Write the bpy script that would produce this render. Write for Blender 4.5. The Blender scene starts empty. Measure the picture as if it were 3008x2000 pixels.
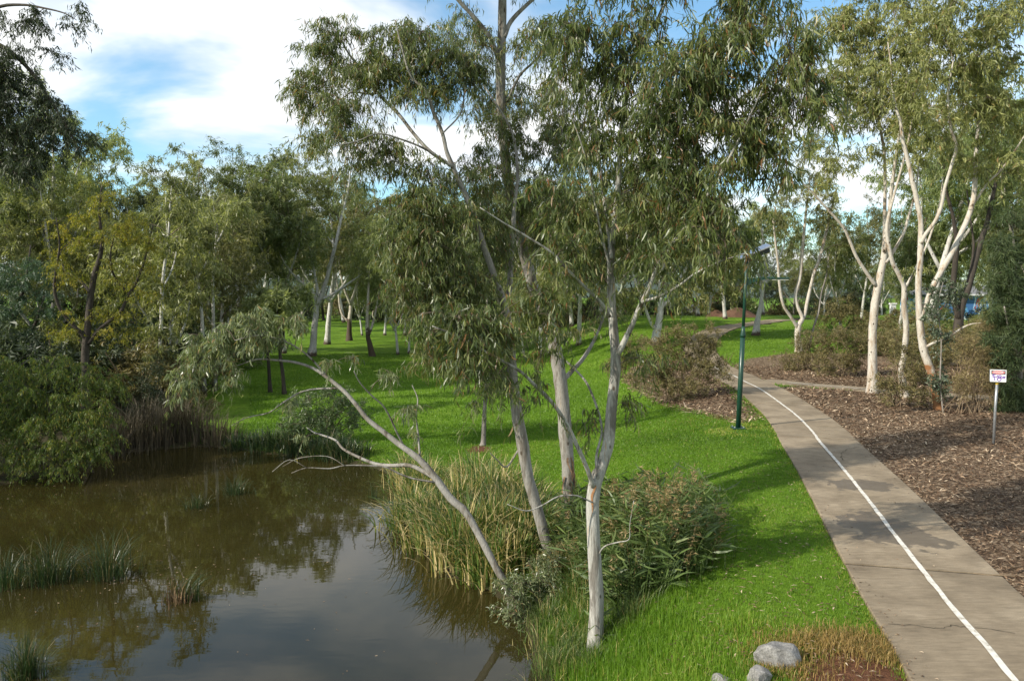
import bpy, math, random
import numpy as np

# ------------------------------------------------------------------ camera, sky, sun, exposure
SC = bpy.context.scene
COL = SC.collection
F, CX, CY = 2285.0, 1504.0, 1000.0            # focal length and centre in photo pixels
HORIZON = 870.0
PITCH = math.atan((CY - HORIZON) / F)
CAMZ = 4.5

cam_d = bpy.data.cameras.new('camera')
cam_d.sensor_width = 36.0
cam_d.lens = F / 3008.0 * 36.0
cam_d.clip_start = 0.1
cam_d.clip_end = 9000
cam = bpy.data.objects.new('camera', cam_d)
COL.objects.link(cam)
cam.location = (0, 0, CAMZ)
cam.rotation_euler = (math.pi / 2 - PITCH, 0, 0)
SC.camera = cam

SUN_DIR = np.array([-1.0, -0.52, 0.70])        # towards the sun
SUN_DIR /= np.linalg.norm(SUN_DIR)
SUN_EL = math.asin(SUN_DIR[2])
SUN_AZ = math.atan2(SUN_DIR[0], SUN_DIR[1])

world = bpy.data.worlds.new('World')
SC.world = world
world.use_nodes = True
wt = world.node_tree
for n in list(wt.nodes):
    wt.nodes.remove(n)


def nd(tree, kind, **kw):
    n = tree.nodes.new(kind)
    for k, v in kw.items():
        if k == 'ins':
            for a, b in v.items():
                n.inputs[a].default_value = b
        else:
            setattr(n, k, v)
    return n


def ramp(tree, stops, interp='LINEAR'):
    r = tree.nodes.new('ShaderNodeValToRGB')
    r.color_ramp.interpolation = interp
    el = r.color_ramp.elements
    while len(el) < len(stops):
        el.new(0.5)
    for e, (p, c) in zip(el, stops):
        e.position = p
        e.color = (c[0], c[1], c[2], 1) if len(c) == 3 else c
    return r


def mapr(tree, a, b, c=0.0, d=1.0, smooth=True):
    m = tree.nodes.new('ShaderNodeMapRange')
    m.interpolation_type = 'SMOOTHSTEP' if smooth else 'LINEAR'
    m.inputs['From Min'].default_value = a
    m.inputs['From Max'].default_value = b
    m.inputs['To Min'].default_value = c
    m.inputs['To Max'].default_value = d
    return m


wl = wt.links.new
sky = nd(wt, 'ShaderNodeTexSky', sky_type='NISHITA', sun_disc=False)
sky.sun_elevation = SUN_EL
sky.sun_rotation = SUN_AZ
sky.altitude = 150
sky.air_density = 1.0
sky.dust_density = 0.6
sky.ozone_density = 1.5
tc = nd(wt, 'ShaderNodeTexCoord')
sep = nd(wt, 'ShaderNodeSeparateXYZ')
wl(tc.outputs['Generated'], sep.inputs[0])
zz = nd(wt, 'ShaderNodeMath', operation='MAXIMUM', ins={1: 0.0})
wl(sep.outputs['Z'], zz.inputs[0])
za = nd(wt, 'ShaderNodeMath', operation='ADD', ins={1: 0.16})
wl(zz.outputs[0], za.inputs[0])
dx = nd(wt, 'ShaderNodeMath', operation='DIVIDE')
dy = nd(wt, 'ShaderNodeMath', operation='DIVIDE')
wl(sep.outputs['X'], dx.inputs[0]); wl(za.outputs[0], dx.inputs[1])
wl(sep.outputs['Y'], dy.inputs[0]); wl(za.outputs[0], dy.inputs[1])
cmb = nd(wt, 'ShaderNodeCombineXYZ')
wl(dx.outputs[0], cmb.inputs[0]); wl(dy.outputs[0], cmb.inputs[1])
cn = nd(wt, 'ShaderNodeTexNoise', ins={'Scale': 1.15, 'Detail': 6.0, 'Roughness': 0.52, 'Distortion': 0.35})
cofs = nd(wt, 'ShaderNodeVectorMath', operation='ADD', ins={1: (11.75, 3.8, 0.0)})
wl(cmb.outputs[0], cofs.inputs[0])
wl(cofs.outputs[0], cn.inputs['Vector'])
cm = mapr(wt, 0.38, 0.58)
wl(cn.outputs['Fac'], cm.inputs['Value'])
cmm = nd(wt, 'ShaderNodeMath', operation='MULTIPLY', ins={1: 0.95})
wl(cm.outputs[0], cmm.inputs[0])
chz = mapr(wt, -0.01, 0.04); wl(sep.outputs['Z'], chz.inputs['Value'])
cmk = nd(wt, 'ShaderNodeMath', operation='MULTIPLY'); wl(cmm.outputs[0], cmk.inputs[0]); wl(chz.outputs[0], cmk.inputs[1])
cn2 = nd(wt, 'ShaderNodeTexNoise', ins={'Scale': 2.2, 'Detail': 4.0, 'Roughness': 0.5})
wl(cofs.outputs[0], cn2.inputs['Vector'])
ccol = ramp(wt, [(0.33, (10.5, 11.0, 11.8)), (0.55, (14.0, 14.0, 13.8))])
wl(cn2.outputs['Fac'], ccol.inputs[0])
mx = nd(wt, 'ShaderNodeMix', data_type='RGBA')
wl(cmk.outputs[0], mx.inputs[0])
skyg = nd(wt, 'ShaderNodeMix', data_type='RGBA', blend_type='MULTIPLY')
skyg.inputs[0].default_value = 1.0
skyg.inputs[7].default_value = (1.9, 2.4, 2.4, 1)
wl(sky.outputs[0], skyg.inputs[6])
wl(skyg.outputs[2], mx.inputs[6]); wl(ccol.outputs[0], mx.inputs[7])
bg = nd(wt, 'ShaderNodeBackground', ins={'Strength': 0.066})
wl(mx.outputs[2], bg.inputs['Color'])
wo = nd(wt, 'ShaderNodeOutputWorld')
wl(bg.outputs[0], wo.inputs[0])

sun_d = bpy.data.lights.new('sun', 'SUN')
sun_d.energy = 5.0
sun_d.angle = math.radians(0.53)
sun_d.color = (1.0, 0.93, 0.80)
sun = bpy.data.objects.new('sun', sun_d)
COL.objects.link(sun)
sun.location = (-40, -12, 40)
_z = -SUN_DIR
sun.rotation_euler = (math.acos(SUN_DIR[2]), 0, math.atan2(SUN_DIR[1], SUN_DIR[0]) + math.pi / 2)

SC.view_settings.view_transform = 'Standard'
SC.view_settings.look = 'None'
SC.view_settings.gamma = 1.0
SC.view_settings.use_curve_mapping = False
SC.view_settings.exposure = 0.48
SC.render.engine = 'CYCLES'
cy = SC.cycles
cy.max_bounces = 6
cy.diffuse_bounces = 3
cy.glossy_bounces = 3
cy.transmission_bounces = 4
cy.sample_clamp_indirect = 4.0
cy.use_denoising = True
try:
    cy.denoiser = 'OPENIMAGEDENOISE'
    cy.denoising_prefilter = 'ACCURATE'
except Exception:
    pass

RNG = np.random.default_rng(7)

# ------------------------------------------------------------------ pixel helpers and terrain height
CP, SP = math.cos(PITCH), math.sin(PITCH)


def ray(px, py):
    a = (px - CX) / F
    b = -(py - CY) / F
    return np.array([a, CP + b * SP, -SP + b * CP])


def at(px, py, Y):
    d = ray(px, py)
    t = Y / d[1]
    return np.array([d[0] * t, Y, CAMZ + d[2] * t])


def plane_hit(px, py, z):
    d = ray(px, py)
    t = (z - CAMZ) / d[2]
    return d * t + np.array([0, 0, CAMZ])


def ss(a, b, x):
    t = np.clip((np.asarray(x, float) - a) / (b - a), 0, 1)
    return t * t * (3 - 2 * t)


WATER = -1.45
line_px = [(2975, 2000), (2917, 1925), (2859, 1862), (2787, 1778), (2720, 1693), (2636, 1586), (2582, 1514),
           (2484, 1389), (2408, 1300), (2386, 1270), (2341, 1224), (2292, 1186), (2234, 1145), (2189, 1123), (2149, 1104)]
PATHC = np.array([plane_hit(x, y, 0.0)[:2] for x, y in line_px])
d0 = PATHC[0] - PATHC[2]
PATHC = np.vstack([PATHC[0] + d0 / np.linalg.norm(d0) * 7.0, PATHC])
PW = 1.17                                          # half width of the path

pond_px = [(1590, 2010), (1560, 1900), (1520, 1790), (1440, 1735), (1330, 1700), (1250, 1640), (1210, 1560), (1180, 1480),
           (1160, 1400), (1090, 1372), (980, 1352), (900, 1345), (800, 1335), (700, 1322), (600, 1310), (480, 1318),
           (360, 1332), (250, 1365), (120, 1400), (0, 1425), (-250, 1480), (-700, 1580)]
POND = [plane_hit(x, y, WATER)[:2] for x, y in pond_px]
POND += [np.array([-34, 10.0]), np.array([-34, -8.0]), np.array([0.5, -8.0]), np.array([0.6, 6.0])]
POND = np.array(POND)


def seg_dist(P, poly, closed=True):
    P = np.asarray(P, float)
    best = np.full(len(P), 1e9)
    n = len(poly)
    for i in range(n if closed else n - 1):
        a, b = poly[i], poly[(i + 1) % n]
        ab = b - a
        t = np.clip(((P - a) @ ab) / max(ab @ ab, 1e-9), 0, 1)
        q = a + t[:, None] * ab
        best = np.minimum(best, np.hypot(P[:, 0] - q[:, 0], P[:, 1] - q[:, 1]))
    return best


def inside(P, poly):
    P = np.asarray(P, float)
    r = np.zeros(len(P), bool)
    n = len(poly)
    j = n - 1
    for i in range(n):
        xi, yi = poly[i]; xj, yj = poly[j]
        c = ((yi > P[:, 1]) != (yj > P[:, 1])) & (P[:, 0] < (xj - xi) * (P[:, 1] - yi) / (yj - yi + 1e-12) + xi)
        r ^= c
        j = i
    return r


def base_h(x, y):
    xp = np.interp(y, PATHC[:, 1], PATHC[:, 0])
    s = x - xp + PW
    z = -1.12 * ss(0.6, 8.0, -s)
    z = z + 0.0085 * np.clip(y - 35, 0, 160) * ss(1.0, 9.0, -s)
    hill = ss(0, 14, x)
    z = z + 2.25 * ss(40, 86, y) * hill * (1 + .4 * ss(2, 10, -s))
    z = z - 5.5 * ss(92, 135, y) * hill
    z = z + 0.05 * np.sin(x * .55 + 1.3) * np.sin(y * .4) * ss(1.5, 5, np.abs(s - PW))
    z = z + 0.35 * ss(6, 14, s) * ss(60, 30, y)
    return z


def hgt(x, y):
    x = np.atleast_1d(np.asarray(x, float)); y = np.atleast_1d(np.asarray(y, float))
    P = np.stack([x, y], 1)
    zb = base_h(x, y)
    near = (x > -60) & (x < 12) & (y > -20) & (y < 45)
    out = zb.copy()
    if near.any():
        Q = P[near]
        d = seg_dist(Q, POND)
        ins = inside(Q, POND)
        d = np.where(ins, -d, d)
        zi = WATER - np.minimum(0.9, 0.45 * np.abs(d))
        zo = WATER + 0.02 + (zb[near] - WATER - 0.02) * ss(-0.3, 2.2, d)
        out[near] = np.where(ins, zi, zo)
    return out


def hz(x, y):
    return float(hgt(x, y)[0])


_T = np.concatenate([np.arange(5, 60, .05), np.arange(60, 400, .4)])


def gpos(px, py):
    d = ray(px, py)
    P = d[None, :] * _T[:, None]
    z = P[:, 2] + CAMZ
    below = z < hgt(P[:, 0], P[:, 1])
    i = int(np.argmax(below)) if below.any() else len(_T) - 1
    p = P[i]
    return np.array([p[0], p[1], hz(p[0], p[1])])


def gx(px, Y):
    """ground point under a photo column at a given distance"""
    x = (px - CX) / F * Y
    return np.array([x, Y, hz(x, Y)])


# ------------------------------------------------------------------ mesh building
class MB:
    def __init__(self):
        self.V, self.F3, self.F4, self.A, self.n = [], [], [], [], 0

    def add(self, V, F3=None, F4=None, a=None):
        V = np.asarray(V, float).reshape(-1, 3)
        self.V.append(V)
        if F3 is not None and len(F3):
            self.F3.append(np.asarray(F3, int).reshape(-1, 3) + self.n)
        if F4 is not None and len(F4):
            self.F4.append(np.asarray(F4, int).reshape(-1, 4) + self.n)
        self.A.append(np.zeros(len(V)) if a is None else np.broadcast_to(np.asarray(a, float), (len(V),)))
        self.n += len(V)

    def mesh(self, name, mat, smooth=True, attr=True):
        m = bpy.data.meshes.new(name)
        V = np.vstack(self.V) if self.V else np.zeros((0, 3))
        f3 = np.vstack(self.F3) if self.F3 else np.zeros((0, 3), int)
        f4 = np.vstack(self.F4) if self.F4 else np.zeros((0, 4), int)
        m.vertices.add(len(V))
        m.vertices.foreach_set('co', V.astype(np.float32).ravel())
        L = np.concatenate([f3.ravel(), f4.ravel()]).astype(np.int32)
        m.loops.add(len(L))
        m.loops.foreach_set('vertex_index', L)
        nf = len(f3) + len(f4)
        m.polygons.add(nf)
        st = np.concatenate([np.arange(len(f3)) * 3, len(f3) * 3 + np.arange(len(f4)) * 4]).astype(np.int32)
        m.polygons.foreach_set('loop_start', st)
        m.polygons.foreach_set('use_smooth', np.full(nf, smooth, dtype=bool))
        if attr and len(V):
            at_ = m.attributes.new('rnd', 'FLOAT', 'POINT')
            at_.data.foreach_set('value', np.concatenate(self.A).astype(np.float32))
        m.update(calc_edges=True)
        m.validate()
        if mat:
            m.materials.append(mat)
        return m

    def obj(self, name, mat, parent=None, smooth=True, loc=None):
        o = bpy.data.objects.new(name, self.mesh(name, mat, smooth))
        COL.objects.link(o)
        if parent is not None:
            o.parent = parent
        if loc is not None:
            o.location = loc
        return o

    # shapes -------------------------------------------------------
    def tube(self, P, R, k=8, wob=0.0, cap=False, a=0.0, rng=RNG):
        P = np.asarray(P, float); R = np.broadcast_to(np.asarray(R, float), (len(P),))
        T = np.gradient(P, axis=0)
        T /= np.linalg.norm(T, axis=1)[:, None] + 1e-12
        ref = np.array([1.0, 0, 0]) if abs(T[0][0]) < .8 else np.array([0, 1.0, 0])
        N = np.zeros_like(P)
        n = ref - T[0] * (ref @ T[0]); n /= np.linalg.norm(n); N[0] = n
        for i in range(1, len(P)):
            n = N[i - 1] - T[i] * (N[i - 1] @ T[i])
            N[i] = n / (np.linalg.norm(n) + 1e-12)
        B = np.cross(T, N)
        th = np.arange(k) * 2 * math.pi / k
        rr = R[:, None] * (1 + (wob * rng.normal(size=(len(P), k)) if wob else 0))
        V = P[:, None, :] + rr[:, :, None] * (np.cos(th)[None, :, None] * N[:, None, :] + np.sin(th)[None, :, None] * B[:, None, :])
        i = np.arange(len(P) - 1)[:, None] * k; j = np.arange(k)[None, :]; j2 = (j + 1) % k
        Q = np.stack([i + j, i + j2, i + k + j2, i + k + j], -1).reshape(-1, 4)
        if cap:
            V2 = np.vstack([V.reshape(-1, 3), P[0], P[-1]])
            m = len(P) * k
            t0 = [(m, (q + 1) % k, q) for q in range(k)]
            t1 = [(m + 1, m - k + q, m - k + (q + 1) % k) for q in range(k)]
            self.add(V2, t0 + t1, Q, a)
        else:
            self.add(V, None, Q, a)

    def box(self, c, s, a=0.0, rot=None, bev=0.0):
        c = np.asarray(c, float); h = np.asarray(s, float) / 2
        if bev > 0:
            # chamfered box: three nested slabs
            pts, idx = [], {}
            for sx in (-1, 1):
                for sy in (-1, 1):
                    for sz in (-1, 1):
                        for ax in range(3):
                            p = np.array([sx, sy, sz]) * (h - bev)
                            p[ax] = (sx, sy, sz)[ax] * h[ax]
                            idx[(sx, sy, sz, ax)] = len(pts); pts.append(p)
            q, t = [], []
            for ax in range(3):
                o = [i for i in range(3) if i != ax]
                for s_ in (-1, 1):
                    lp = []
                    for u, v in ((-1, -1), (1, -1), (1, 1), (-1, 1)):
                        k = [0, 0, 0]; k[ax] = s_; k[o[0]] = u; k[o[1]] = v
                        lp.append(idx[tuple(k) + (ax,)])
                    flip = (s_ > 0) == (ax == 1)
                    q.append(lp[::-1] if flip else lp)
            for ax in range(3):
                o = [i for i in range(3) if i != ax]
                for u in (-1, 1):
                    for v in (-1, 1):
                        k0 = [0, 0, 0]; k0[o[0]] = u; k0[o[1]] = v
                        a0 = list(k0); a0[ax] = -1; b0 = list(k0); b0[ax] = 1
                        q.append([idx[tuple(a0) + (o[0],)], idx[tuple(b0) + (o[0],)], idx[tuple(b0) + (o[1],)], idx[tuple(a0) + (o[1],)]])
            for sx in (-1, 1):
                for sy in (-1, 1):
                    for sz in (-1, 1):
                        t.append([idx[(sx, sy, sz, 0)], idx[(sx, sy, sz, 1)], idx[(sx, sy, sz, 2)]])
            V = np.array(pts)
        else:
            V = np.array([[x, y, z] for x in (-1, 1) for y in (-1, 1) for z in (-1, 1)]) * h
            q = [(0, 1, 3, 2), (4, 6, 7, 5), (0, 4, 5, 1), (2, 3, 7, 6), (0, 2, 6, 4), (1, 5, 7, 3)]; t = None
        if rot is not None:
            V = V @ np.asarray(rot).T
        self.add(V + c, t, q, a)


def empty(name, loc):
    e = bpy.data.objects.new(name, None)
    COL.objects.link(e)
    e.location = tuple(float(v) for v in loc)
    e.empty_display_size = .3
    return e


def tag(o, label, cat=None, group=None, kind=None):
    o['label'] = label
    if cat: o['category'] = cat
    if group: o['group'] = group
    if kind: o['kind'] = kind
    return o


def norm(v):
    v = np.asarray(v, float)
    return v / (np.linalg.norm(v, axis=-1, keepdims=True) + 1e-12)


def catmull(P, R, per=4):
    P = np.asarray(P, float); R = np.asarray(R, float)
    Q = np.vstack([2 * P[0] - P[1], P, 2 * P[-1] - P[-2]])
    op, orr = [], []
    for i in range(len(P) - 1):
        p0, p1, p2, p3 = Q[i:i + 4]
        for u in np.arange(per) / per:
            op.append(.5 * (2 * p1 + (p2 - p0) * u + (2 * p0 - 5 * p1 + 4 * p2 - p3) * u * u + (3 * p1 - p0 - 3 * p2 + p3) * u ** 3))
            orr.append(R[i] * (1 - u) + R[i + 1] * u)
    op.append(P[-1]); orr.append(R[-1])
    return np.array(op), np.array(orr)


# ------------------------------------------------------------------ materials
def new_mat(name):
    m = bpy.data.materials.new(name)
    m.use_nodes = True
    t = m.node_tree
    b = t.nodes['Principled BSDF']
    return m, t, b, t.links.new


def leaf_mat(name, stops, trans=0.35, rough=0.45, spec=0.4, tcol=(1.25, 1.3, 0.7), objvar=0.0):
    m, t, b, l = new_mat(name)
    at_ = nd(t, 'ShaderNodeAttribute', attribute_name='rnd')
    r = ramp(t, stops)
    l(at_.outputs['Fac'], r.inputs[0])
    colo = r.outputs[0]
    if objvar:
        oi = nd(t, 'ShaderNodeObjectInfo')
        hs = nd(t, 'ShaderNodeHueSaturation')
        a = mapr(t, 0, 1, .5 - .03 * objvar, .5 + .03 * objvar, False)
        l(oi.outputs['Random'], a.inputs['Value']); l(a.outputs[0], hs.inputs['Hue'])
        mm = nd(t, 'ShaderNodeMath', operation='MULTIPLY', ins={1: 7.31})
        fr = nd(t, 'ShaderNodeMath', operation='FRACT')
        l(oi.outputs['Random'], mm.inputs[0]); l(mm.outputs[0], fr.inputs[0])
        v = mapr(t, 0, 1, 1 - .3 * objvar, 1 + .3 * objvar, False)
        l(fr.outputs[0], v.inputs['Value']); l(v.outputs[0], hs.inputs['Value'])
        l(colo, hs.inputs['Color']); colo = hs.outputs[0]
    l(colo, b.inputs['Base Color'])
    b.inputs['Roughness'].default_value = rough
    b.inputs['Specular IOR Level'].default_value = spec
    tr = nd(t, 'ShaderNodeBsdfTranslucent')
    mu = nd(t, 'ShaderNodeMix', data_type='RGBA', blend_type='MULTIPLY')
    mu.inputs[0].default_value = 1.0
    mu.inputs[7].default_value = (*tcol, 1)
    l(colo, mu.inputs[6]); l(mu.outputs[2], tr.inputs[0])
    ms = nd(t, 'ShaderNodeMixShader', ins={0: trans})
    l(b.outputs[0], ms.inputs[1]); l(tr.outputs[0], ms.inputs[2])
    l(ms.outputs[0], t.nodes['Material Output'].inputs[0])
    return m


def bark_mat(name, cols, scale=(5, 5, 1.1), stocking=None, sdark=(0.07, 0.05, 0.035), knots=True, bump=.35, rough=.8):
    m, t, b, l = new_mat(name)
    tc_ = nd(t, 'ShaderNodeTexCoord')
    mp = nd(t, 'ShaderNodeMapping'); mp.inputs['Scale'].default_value = scale
    l(tc_.outputs['Object'], mp.inputs[0])
    n1 = nd(t, 'ShaderNodeTexNoise', ins={'Scale': 1.0, 'Detail': 5, 'Roughness': .6, 'Distortion': .8})
    l(mp.outputs[0], n1.inputs['Vector'])
    r = ramp(t, cols)
    l(n1.outputs['Fac'], r.inputs[0])
    n2 = nd(t, 'ShaderNodeTexNoise', ins={'Scale': 9.0, 'Detail': 4, 'Roughness': .65})
    l(mp.outputs[0], n2.inputs['Vector'])
    v = mapr(t, .3, .7, .72, 1.12)
    l(n2.outputs['Fac'], v.inputs['Value'])
    mu = nd(t, 'ShaderNodeMix', data_type='RGBA', blend_type='MULTIPLY'); mu.inputs[0].default_value = 1
    l(r.outputs[0], mu.inputs[6]); l(v.outputs[0], mu.inputs[7])
    colo = mu.outputs[2]
    if knots:
        mp2 = nd(t, 'ShaderNodeMapping'); mp2.inputs['Scale'].default_value = (1, 1, .6)
        l(tc_.outputs['Object'], mp2.inputs[0])
        vo = nd(t, 'ShaderNodeTexVoronoi', ins={'Scale': 4.5})
        l(mp2.outputs[0], vo.inputs['Vector'])
        k = mapr(t, .10, .17, 1, 0)
        l(vo.outputs['Distance'], k.inputs['Value'])
        mk = nd(t, 'ShaderNodeMix', data_type='RGBA')
        mk.inputs[7].default_value = (.06, .045, .03, 1)
        l(k.outputs[0], mk.inputs[0]); l(colo, mk.inputs[6]); colo = mk.outputs[2]
    if stocking:
        sp = nd(t, 'ShaderNodeSeparateXYZ'); l(tc_.outputs['Object'], sp.inputs[0])
        n3 = nd(t, 'ShaderNodeTexNoise', ins={'Scale': 2.5, 'Detail': 3})
        l(tc_.outputs['Object'], n3.inputs['Vector'])
        ad = nd(t, 'ShaderNodeMath', operation='MULTIPLY_ADD', ins={1: stocking * 1.6})
        l(n3.outputs['Fac'], ad.inputs[0])
        sb = nd(t, 'ShaderNodeMath', operation='MULTIPLY', ins={1: -1.0}); l(sp.outputs['Z'], sb.inputs[0])
        l(sb.outputs[0], ad.inputs[2])
        k = mapr(t, -.15, .25, 0, 1); l(ad.outputs[0], k.inputs['Value'])
        mk = nd(t, 'ShaderNodeMix', data_type='RGBA'); mk.inputs[7].default_value = (*sdark, 1)
        l(k.outputs[0], mk.inputs[0]); l(colo, mk.inputs[6]); colo = mk.outputs[2]
    l(colo, b.inputs['Base Color'])
    b.inputs['Roughness'].default_value = rough
    b.inputs['Specular IOR Level'].default_value = .25
    bu = nd(t, 'ShaderNodeBump', ins={'Strength': bump, 'Distance': .03})
    l(n2.outputs['Fac'], bu.inputs['Height']); l(bu.outputs[0], b.inputs['Normal'])
    return m


def plain(name, col, rough=.5, metal=0.0, spec=.5, var=.12, scale=12.0):
    m, t, b, l = new_mat(name)
    tc_ = nd(t, 'ShaderNodeTexCoord')
    n = nd(t, 'ShaderNodeTexNoise', ins={'Scale': scale, 'Detail': 5, 'Roughness': .6})
    l(tc_.outputs['Object'], n.inputs['Vector'])
    r = ramp(t, [(.3, [c * (1 - var) for c in col]), (.7, [min(1, c * (1 + var)) for c in col])])
    l(n.outputs['Fac'], r.inputs[0]); l(r.outputs[0], b.inputs['Base Color'])
    rr = mapr(t, .3, .7, max(0, rough - .1), min(1, rough + .1), False)
    l(n.outputs['Fac'], rr.inputs['Value']); l(rr.outputs[0], b.inputs['Roughness'])
    b.inputs['Metallic'].default_value = metal
    b.inputs['Specular IOR Level'].default_value = spec
    return m


M = {}
GUM = [(0, (.042, .062, .02)), (.35, (.088, .12, .036)), (.7, (.155, .18, .056)), (.9, (.25, .26, .10)), (.96, (.22, .13, .045)), (1, (.2, .09, .035))]
M['leaf_hero'] = leaf_mat('gum_leaf', GUM, trans=.42, rough=.38, spec=.5)
M['leaf_far'] = leaf_mat('gum_leaf_distant', [(0, (.085, .105, .042)), (.4, (.165, .19, .072)), (.8, (.255, .275, .105)), (1, (.34, .345, .15))], trans=.48, rough=.4, spec=.5, objvar=1.0)
M['leaf_right'] = leaf_mat('gum_leaf_yellowgreen', [(0, (.11, .125, .045)), (.4, (.22, .235, .085)), (.8, (.33, .335, .13)), (.95, (.40, .395, .17)), (1, (.28, .17, .07))], trans=.45, rough=.42)
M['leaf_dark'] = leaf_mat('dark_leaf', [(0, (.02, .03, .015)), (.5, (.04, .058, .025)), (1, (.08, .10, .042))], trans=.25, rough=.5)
M['leaf_willow_y'] = leaf_mat('willow_leaf_yellow', [(0, (.08, .10, .012)), (.4, (.18, .19, .02)), (.75, (.30, .26, .03)), (1, (.42, .32, .04))], trans=.45, rough=.5)
M['leaf_willow_g'] = leaf_mat('willow_leaf_green', [(0, (.04, .07, .014)), (.5, (.085, .13, .022)), (.85, (.17, .19, .03)), (1, (.28, .22, .04))], trans=.4, rough=.5)
M['leaf_willow_b'] = leaf_mat('willow_leaf_bluegreen', [(0, (.022, .048, .024)), (.5, (.048, .09, .042)), (1, (.11, .16, .09))], trans=.3, rough=.42)
M['needle'] = leaf_mat('she_oak_needle', [(0, (.025, .042, .018)), (.5, (.055, .085, .03)), (1, (.11, .14, .05))], trans=.3, rough=.6)
M['leaf_shrub'] = leaf_mat('shrub_leaf', [(0, (.06, .058, .022)), (.4, (.13, .118, .045)), (.75, (.21, .18, .07)), (1, (.30, .22, .10))], trans=.3, rough=.55)
M['leaf_blue'] = leaf_mat('sucker_leaf', [(0, (.04, .06, .035)), (.5, (.09, .12, .075)), (1, (.19, .22, .15))], trans=.3, rough=.4)
M['leaf_dry'] = leaf_mat('dry_shrub_leaf', [(0, (.10, .08, .032)), (.5, (.22, .175, .075)), (1, (.36, .28, .13))], trans=.3, rough=.6)
M['leaf_pale'] = leaf_mat('pale_shrub_leaf', [(0, (.04, .07, .025)), (.5, (.10, .15, .055)), (1, (.22, .26, .13))], trans=.35, rough=.38)
M['reed'] = leaf_mat('reed_blade', [(0, (.04, .08, .016)), (.45, (.10, .16, .03)), (.62, (.20, .22, .055)), (.8, (.42, .33, .14)), (1, (.58, .46, .24))], trans=.3, rough=.5)
M['reed_dark'] = leaf_mat('sedge_blade', [(0, (.045, .075, .02)), (.5, (.10, .145, .04)), (.8, (.18, .20, .065)), (1, (.34, .27, .12))], trans=.25, rough=.45)
M['sedge'] = leaf_mat('pond_sedge_blade', [(0, (.014, .03, .01)), (.5, (.032, .058, .018)), (.8, (.07, .08, .03)), (1, (.2, .15, .08))], trans=.25, rough=.4)
M['leaf_tip'] = leaf_mat('gum_leaf_silvery', [(0, (.06, .085, .04)), (.4, (.14, .175, .08)), (.8, (.26, .29, .15)), (.95, (.34, .35, .2)), (1, (.3, .16, .07))], trans=.4, rough=.3, spec=.6)
M['reed_dead'] = leaf_mat('dead_reed', [(0, (.03, .024, .014)), (.5, (.07, .055, .032)), (1, (.15, .12, .075))], trans=.15, rough=.7)
M['reed_stub'] = leaf_mat('cut_reed', [(0, (.05, .028, .016)), (.5, (.12, .07, .035)), (1, (.26, .17, .08))], trans=.1, rough=.6)
M['plume'] = leaf_mat('reed_plume', [(0, (.16, .11, .05)), (.5, (.28, .20, .095)), (1, (.42, .32, .17))], trans=.4, rough=.7)
M['grass'] = leaf_mat('grass_blade', [(0, (.055, .115, .008)), (.45, (.108, .205, .014)), (.85, (.17, .285, .026)), (.955, (.24, .32, .045)), (1, (.46, .37, .12))], trans=.45, rough=.5, tcol=(1.1, 1.25, .6))
M['dry_grass'] = leaf_mat('dry_grass_blade', [(0, (.10, .10, .02)), (.35, (.20, .13, .04)), (.7, (.30, .19, .06)), (1, (.42, .30, .12))], trans=.3, rough=.6)
M['chip'] = leaf_mat('bark_chip', [(0, (.045, .027, .017)), (.35, (.12, .074, .044)), (.65, (.26, .175, .11)), (1, (.58, .465, .33))], trans=.05, rough=.75, spec=.2)

PALE = [(.28, (.075, .062, .05)), (.40, (.155, .135, .11)), (.50, (.235, .22, .195)), (.66, (.285, .27, .245)), (.76, (.23, .16, .09))]
M['bark_hero'] = bark_mat('gum_bark_smooth', PALE, stocking=None)
M['bark_front'] = bark_mat('gum_bark_mottled', [(.25, (.09, .08, .065)), (.42, (.17, .155, .135)), (.46, (.30, .285, .255)), (.62, (.36, .35, .32)), (.68, (.33, .2, .085)), (.76, (.34, .31, .26))], scale=(6, 6, .9))
M['bark_cream'] = bark_mat('gum_bark_cream', [(.3, (.20, .12, .07)), (.38, (.34, .27, .2)), (.5, (.45, .405, .345)), (.7, (.52, .485, .43)), (.85, (.33, .21, .12))], stocking=None)
M['bark_orange'] = bark_mat('gum_bark_orange', [(.3, (.22, .11, .05)), (.40, (.36, .21, .10)), (.50, (.47, .41, .34)), (.7, (.53, .49, .43)), (.85, (.36, .2, .1))])
M['bark_orangebase'] = bark_mat('gum_bark_orange_base', [(.3, (.20, .12, .07)), (.38, (.34, .27, .2)), (.5, (.45, .405, .345)), (.7, (.52, .485, .43))], stocking=2.0, sdark=(.24, .112, .048))
M['bark_far'] = bark_mat('gum_bark_white', [(.25, (.22, .2, .17)), (.45, (.46, .44, .41)), (.75, (.58, .565, .53))], scale=(3, 3, .7), stocking=.5, bump=.2)
M['bark_darkbase'] = bark_mat('gum_bark_rough_base', [(.3, (.24, .2, .15)), (.5, (.43, .39, .33)), (.8, (.42, .36, .27))], scale=(3, 3, .7), stocking=3.0, bump=.3)
M['bark_grey'] = bark_mat('bark_grey', [(.3, (.14, .12, .10)), (.6, (.28, .25, .22)), (.8, (.36, .33, .29))], scale=(5, 5, 1.0))
M['bark_dark'] = bark_mat('bark_dark', [(.3, (.03, .025, .02)), (.6, (.065, .053, .042)), (.85, (.10, .085, .068))], scale=(8, 8, 1.2), knots=False, bump=.6)
M['twig'] = plain('twig_bark', (.13, .10, .075), .8, spec=.2, var=.3)
M['twig_dark'] = plain('twig_bark_dark', (.05, .04, .03), .85, spec=.2, var=.3)
M['twig_dry'] = plain('twig_bark_dry', (.19, .14, .09), .85, spec=.2, var=.3)


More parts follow.
